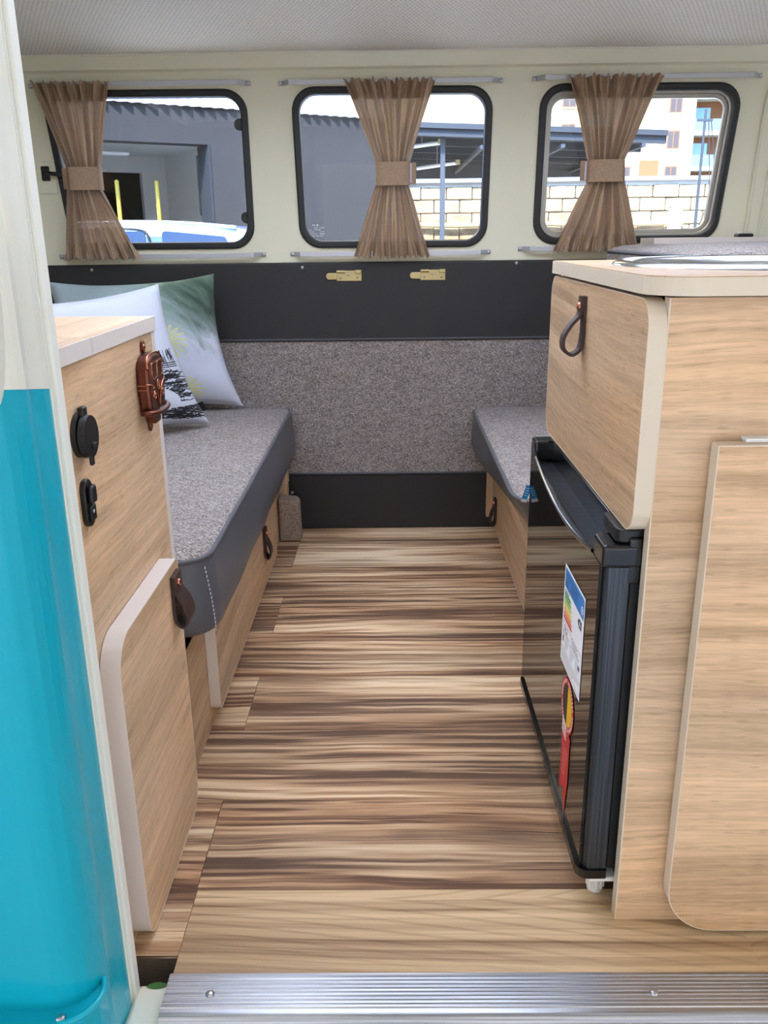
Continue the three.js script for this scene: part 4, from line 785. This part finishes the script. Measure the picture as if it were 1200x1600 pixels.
// workshop: wall turned away to the right; local X along the wall, Z towards the van
{
  const w = thing('workshop', 'dark grey workshop wall with open bay seen through the left window', 'building', [-1.976, -0.45, -5.62]);
  w.rotation.y = 32.5 * Math.PI / 180; org.delete(w);
  const Y = 0.45;                            // local y of the van floor
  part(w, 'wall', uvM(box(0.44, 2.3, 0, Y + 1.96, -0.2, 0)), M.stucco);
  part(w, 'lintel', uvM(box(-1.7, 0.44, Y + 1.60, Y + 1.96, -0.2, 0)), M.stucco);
  part(w, 'bay_reveal', box(0.42, 0.44, 0, Y + 1.60, -0.26, 0.005), M.darkSteel);
  // room behind the bay
  part(w, 'room_wall', box(-1.7, 0.20, 0, Y + 1.75, -3.3, -3.2), M.offwhite);
  part(w, 'room_wall', box(0.80, 1.2, 0, Y + 1.75, -3.3, -3.2), M.offwhite);
  part(w, 'room_wall', box(0.20, 0.80, Y + 1.57, Y + 1.75, -3.3, -3.2), M.offwhite);
  // store room behind the inner doorway
  part(w, 'store_wall', box(-0.9, 1.9, 0, Y + 1.75, -6.4, -6.3), M.stucco);
  for (const x of [-0.9, 1.8]) part(w, 'store_wall', box(x, x + 0.1, 0, Y + 1.75, -6.3, -3.3), M.stucco);
  part(w, 'store_ceiling', box(-0.9, 1.9, Y + 1.75, Y + 1.80, -6.4, -3.3), M.stucco);
  part(w, 'room_wall', box(1.1, 1.2, 0, Y + 1.75, -3.2, -0.2), M.offwhite);
  part(w, 'room_wall', box(-1.8, -1.7, 0, Y + 1.75, -3.2, -0.2), M.offwhite);
  part(w, 'room_ceiling', box(-1.8, 1.2, Y + 1.75, Y + 1.80, -3.3, -0.2), M.offwhite);
  const sw = part(w, 'side_window', box(1.07, 1.1, Y + 1.05, Y + 1.68, -2.0, -0.75), M.carGlass);
  for (const z of [-1.98, -1.38, -0.78]) part(sw, 'mullion', box(1.055, 1.07, Y + 1.05, Y + 1.68, z - 0.02, z + 0.02), M.steelGrey);
  part(w, 'leaning_board', new THREE.BoxGeometry(0.10, 1.9, 0.03).rotateZ(0.35).translate(0.1, Y + 0.6, -2.9), M.bTan);
  part(w, 'leaning_board', new THREE.BoxGeometry(0.08, 1.7, 0.03).rotateZ(0.5).translate(-0.1, Y + 0.55, -2.8), M.darkSteel);
  part(w, 'ceiling_light', rbox(-0.25, 0.06, Y + 1.59, Y + 1.615, -1.25, -1.15, 0.008), M.white);
  // corrugated fascia: wavy sheet
  const N = 240, P = [], I = [], UV = [];
  for (let i = 0; i <= N * 2; i++) { const x = -1.8 + 4.1 * i / (N * 2), z = 0.035 + 0.022 * Math.sin(x * 2 * Math.PI / 0.105); for (const [yy, zz] of [[Y + 1.90, 0], [Y + 3.0, -0.02]]) { P.push(x, yy, z + zz); UV.push(x, yy); } if (i) { const a = (i - 1) * 2; I.push(a, a + 2, a + 1, a + 1, a + 2, a + 3); } }
  const g = new THREE.BufferGeometry(); g.setAttribute('position', new THREE.Float32BufferAttribute(P, 3)); g.setAttribute('uv', new THREE.Float32BufferAttribute(UV, 2)); g.setIndex(I); g.computeVertexNormals();
  const cm = M.corrugated.clone(); cm.side = THREE.DoubleSide;
  part(w, 'corrugated_fascia', g, cm, 'pale corrugated fascia');
  part(w, 'roof_slab', box(-1.8, 2.3, Y + 1.96, Y + 2.04, -3.4, -0.01), M.darkSteel);
}
// yellow posts in front of the bay
for (const [x, lab] of [[-0.335, 'yellow post in the workshop bay, nearer the left curtain'], [0.025, 'yellow post in the workshop bay, nearer the bay edge']]) {
  const th = 32.5 * Math.PI / 180, px = -1.976 + x * Math.cos(th) - 0.3 * Math.sin(th), pz = -5.62 - x * Math.sin(th) - 0.3 * Math.cos(th);
  const p = thing('safety_post', lab, 'post', [px, -0.45, pz], 'yellow posts in the workshop bay');
  part(p, 'pole', cyl([px, 0.42, pz], 'y', 0.019, 1.74, 14), M.yellow);
  part(p, 'cap', new THREE.SphereGeometry(0.021, 12, 8).translate(px, 1.29, pz), M.yellow);
  part(p, 'base', cyl([px, -0.435, pz], 'y', 0.07, 0.03, 18), M.darkSteel);
}
// parked car
{
  const c = thing('car', 'silver blue car roof parked outside the left window', 'car', [-2.3, -0.45, -3.9]);
  const side = new THREE.Shape(); side.moveTo(-3.75, -0.22); side.lineTo(-0.55, -0.22); side.quadraticCurveTo(-0.40, -0.1, -0.42, 0.2); side.lineTo(-0.5, 0.45); side.quadraticCurveTo(-0.62, 0.74, -0.80, 0.835); side.quadraticCurveTo(-1.05, 0.915, -1.75, 0.925); side.quadraticCurveTo(-2.5, 0.915, -2.75, 0.83); side.lineTo(-3.1, 0.5); side.quadraticCurveTo(-3.6, 0.42, -3.73, 0.2); side.closePath();
  const body = part(c, 'body', ext(side, 1.5, 0.09, 16).translate(0, 0, -4.6), M.carPaint);
  const win = (pts, name) => part(c, name, ext(roundPoly(pts, 0.03), 0.012, 0.003).translate(0, 0, -3.106), M.carGlass, 'dark side window');
  win([[-1.40, 0.50], [-0.90, 0.52], [-1.01, 0.822], [-1.40, 0.862]], 'side_window');
  win([[-2.15, 0.50], [-1.50, 0.50], [-1.50, 0.862], [-2.0, 0.85]], 'side_window');
  win([[-2.95, 0.50], [-2.25, 0.50], [-2.1, 0.84], [-2.6, 0.80]], 'side_window');
  part(c, 'door_seal', tube([[-1.47, 0.50, -3.095], [-1.475, 0.80, -3.095], [-1.50, 0.855, -3.095], [-1.58, 0.872, -3.095], [-2.05, 0.862, -3.095]], 0.008, 40), M.rubber);
  part(c, 'roof_rail', tube([[-0.95, 0.872, -3.16], [-1.3, 0.902, -3.17], [-1.75, 0.912, -3.17], [-2.3, 0.90, -3.17]], 0.012, 40), M.chrome);
  for (const x of [-1.0, -3.1]) for (const z of [-3.18, -4.50]) part(c, 'wheel', new THREE.CylinderGeometry(0.3, 0.3, 0.2, 32).rotateX(Math.PI / 2).translate(x, -0.15, z), M.rubber);
}
// dark canopy beyond the middle window
{
  const c = thing('canopy', 'dark open canopy roof on a grey post seen through the middle window', 'canopy', [1.2, -0.45, -7.5]);
  const roof = new THREE.Shape([V2(0.1, 1.83), V2(2.75, 1.72), V2(2.75, 1.77), V2(0.1, 1.88)]);
  part(c, 'roof_sheet', ext(roof, 3.7, 0).translate(0, 0, -10.5), M.darkSteel);
  for (const z of [-6.9, -7.8, -8.7, -9.6, -10.4]) part(c, 'rafter', ext(new THREE.Shape([V2(0.1, 1.76), V2(2.75, 1.65), V2(2.75, 1.72), V2(0.1, 1.83)]), 0.06, 0).translate(0, 0, z), M.darkSteel);
  for (const x of [0.2, 0.9, 1.7, 2.5]) part(c, 'purlin', box(x, x + 0.04, 1.62, 1.655, -10.5, -6.8), M.postGrey);
  part(c, 'post', rbox(0.515, 0.565, -0.45, 1.75, -7.03, -6.98, 0.005), M.postGrey, 'grey steel post');
  part(c, 'fascia', box(0.1, 2.78, 1.56, 1.76, -10.52, -10.48), M.darkSteel);
  for (const [x0, x1, y, z] of [[0.14, 0.52, 1.695, -7.2], [0.30, 0.76, 1.555, -8.0]]) { const tl = part(c, 'tube_light', new THREE.CylinderGeometry(0.02, 0.02, x1 - x0, 12).rotateZ(Math.PI / 2 + 0.12).translate((x0 + x1) / 2, y, z), M.white, 'white tube light'); part(tl, 'lamp_holder', rbox(x1 - 0.02, x1 + 0.03, y + 0.01, y + 0.06, z - 0.03, z + 0.03, 0.005), M.bTan); part(tl, 'hanger', box((x0 + x1) / 2, (x0 + x1) / 2 + 0.01, y, 1.8, z - 0.005, z + 0.005), M.steelGrey); }
}
// boundary wall of rough blocks
{
  const w = thing('boundary_wall', 'pale rough block wall across the yard', 'wall', [2.6, -0.45, -11.7]);
  part(w, 'core', box(-1.2, 6.4, -0.45, 1.50, -11.95, -11.66), M.concrete);
  const vars = [0, 1, 2, 3].map((k) => { const g = new RoundedBoxGeometry(0.385, 0.188, 0.08, 1, 0.018), p = g.attributes.position; for (let i = 0; i < p.count; i++) if (p.getZ(i) > 0.02) p.setZ(i, p.getZ(i) + 0.018 * (vn(p.getX(i) * 9 + k * 5, p.getY(i) * 14 + k, 99, 99, 95) - 0.3)); g.computeVertexNormals(); return uvM(g, 'x', [k * 0.13, k * 0.29]); });
  for (let r = 0; r < 10; r++) for (let k = 0; k < 20; k++) {
    const m = new THREE.Mesh(vars[(r * 7 + k * 3) % 4], M.block); m.name = 'block'; m.castShadow = m.receiveShadow = true;
    m.position.set(-1.1 + k * 0.395 + (r % 2) * 0.19 - 2.6, -0.35 + r * 0.196 + 0.45, -11.63 + (rnd() - 0.5) * 0.02 + 11.7); w.add(m);
  }
  part(w, 'coping', rbox(-1.25, 6.5, 1.555, 1.62, -12.0, -11.52, 0.01), M.steelGrey, 'grey coping strip');
  part(w, 'coping_mortar', box(-1.2, 6.4, 1.50, 1.555, -11.95, -11.60), M.concrete);
  part(w, 'pipe_run', tube([[0.2, 0.97, -11.5], [1.0, 0.94, -11.5], [2.0, 0.96, -11.5], [3.2, 0.93, -11.5], [4.5, 0.95, -11.5]], 0.035, 60), M.bTan);
}
// pole and white water box in the yard
{
  const p = thing('utility_pole', 'thin utility pole with wires in front of the block wall', 'pole', [4.18, -0.45, -10]);
  part(p, 'shaft', cyl([4.18, 0.95, -10], 'y', 0.022, 2.8, 12, 0.016), M.postGrey);
  part(p, 'crossarm', rbox(4.08, 4.28, 2.20, 2.23, -10.02, -9.98, 0.004), M.postGrey);
  for (const dx of [0.10, 0.17]) part(p, 'wire', tube([[4.18 + dx * 0.5, 2.2, -10], [4.2 + dx, 1.6, -10], [4.22 + dx, 1.2, -10], [4.16 + dx * 0.4, 0.8, -10]], 0.006, 40), M.darkSteel);
  const b = thing('water_box', 'white water box on legs in front of the block wall', 'box', [4.06, -0.45, -10.3]);
  part(b, 'tank', rbox(3.92, 4.06, 0.84, 1.16, -10.4, -10.2, 0.02), M.white);
  part(b, 'lid', rbox(3.90, 4.12, 1.14, 1.175, -10.42, -10.18, 0.01), M.offwhite);
  for (const dx of [3.94, 4.04]) for (const dz of [-10.38, -10.22]) part(b, 'leg', rbox(dx - 0.012, dx + 0.012, -0.45, 0.85, dz - 0.012, dz + 0.012, 0.003), M.steelGrey);
}
// apartment block far behind
{
  const b = thing('apartment_building', 'tall cream apartment block with balconies seen through the right window', 'building', [16, -0.45, -62]);
  part(b, 'facade', box(14.2, 20.4, -0.45, 22, -66, -60), M.fWhite, 'white front');
  part(b, 'side_wing', box(-4, 14.2, -0.45, 21, -66, -61.2), M.bTan, 'tan set-back wing');  // left stretch added to cover the sky gap with a blown-out white face
  part(b, 'balcony_bay', box(20.4, 23.0, -0.45, 22, -66, -61.6), M.bOrange, 'orange balcony recess');
  part(b, 'end_wing', box(23.0, 27, -0.45, 22, -66, -60), M.fWhite);
  part(b, 'ground_panel', box(16.9, 18.2, -0.4, 5.4, -60, -59.95), M.bOrange);
  const win = (x, y, z, ww = 0.85, hh = 1.15) => { const f = part(b, 'window', box(x - ww / 2, x + ww / 2, y - hh / 2, y + hh / 2, z, z + 0.04), M.bOrange); part(f, 'pane', box(x - ww / 2 + 0.07, x - 0.03, y - hh / 2 + 0.07, y + hh / 2 - 0.07, z + 0.04, z + 0.05), M.fPane); part(f, 'pane', box(x + 0.03, x + ww / 2 - 0.07, y - hh / 2 + 0.07, y + hh / 2 - 0.07, z + 0.04, z + 0.05), M.fPane); part(f, 'sill', box(x - ww / 2 - 0.05, x + ww / 2 + 0.05, y - hh / 2 - 0.08, y - hh / 2, z, z + 0.12), M.bTan); };
  for (let k = 0; k < 5; k++) { const y = 4.45 + k * 2.22; win(19.05, y, -60); win(15.9, y, -60); win(12.2, y + 0.6, -61.2, 0.95, 1.2); win(9.6, y + 0.6, -61.2, 0.95, 1.2); }
  for (let k = 0; k < 6; k++) {
    const y = 2.5 + k * 2.22;
    const s = part(b, 'balcony', box(20.4, 23.0, y, y + 0.28, -61.6, -60.0), M.fWhite, 'balcony slab'); part(s, 'rail_panel', box(20.4, 23.0, y + 0.28, y + 1.0, -60.06, -60.02), M.bRail); part(s, 'opening', box(20.8, 21.9, y + 0.28, y + 1.85, -61.6, -61.55), M.bGlass);
    const q = part(b, 'balcony', box(12.9, 14.9, y + 0.35, y + 0.6, -61.2, -59.7), M.fWhite, 'balcony slab'); part(q, 'rail_panel', box(12.9, 14.9, y + 0.6, y + 1.35, -59.76, -59.72), M.bGlass);
  }
}

renderer.render(scene, camera);
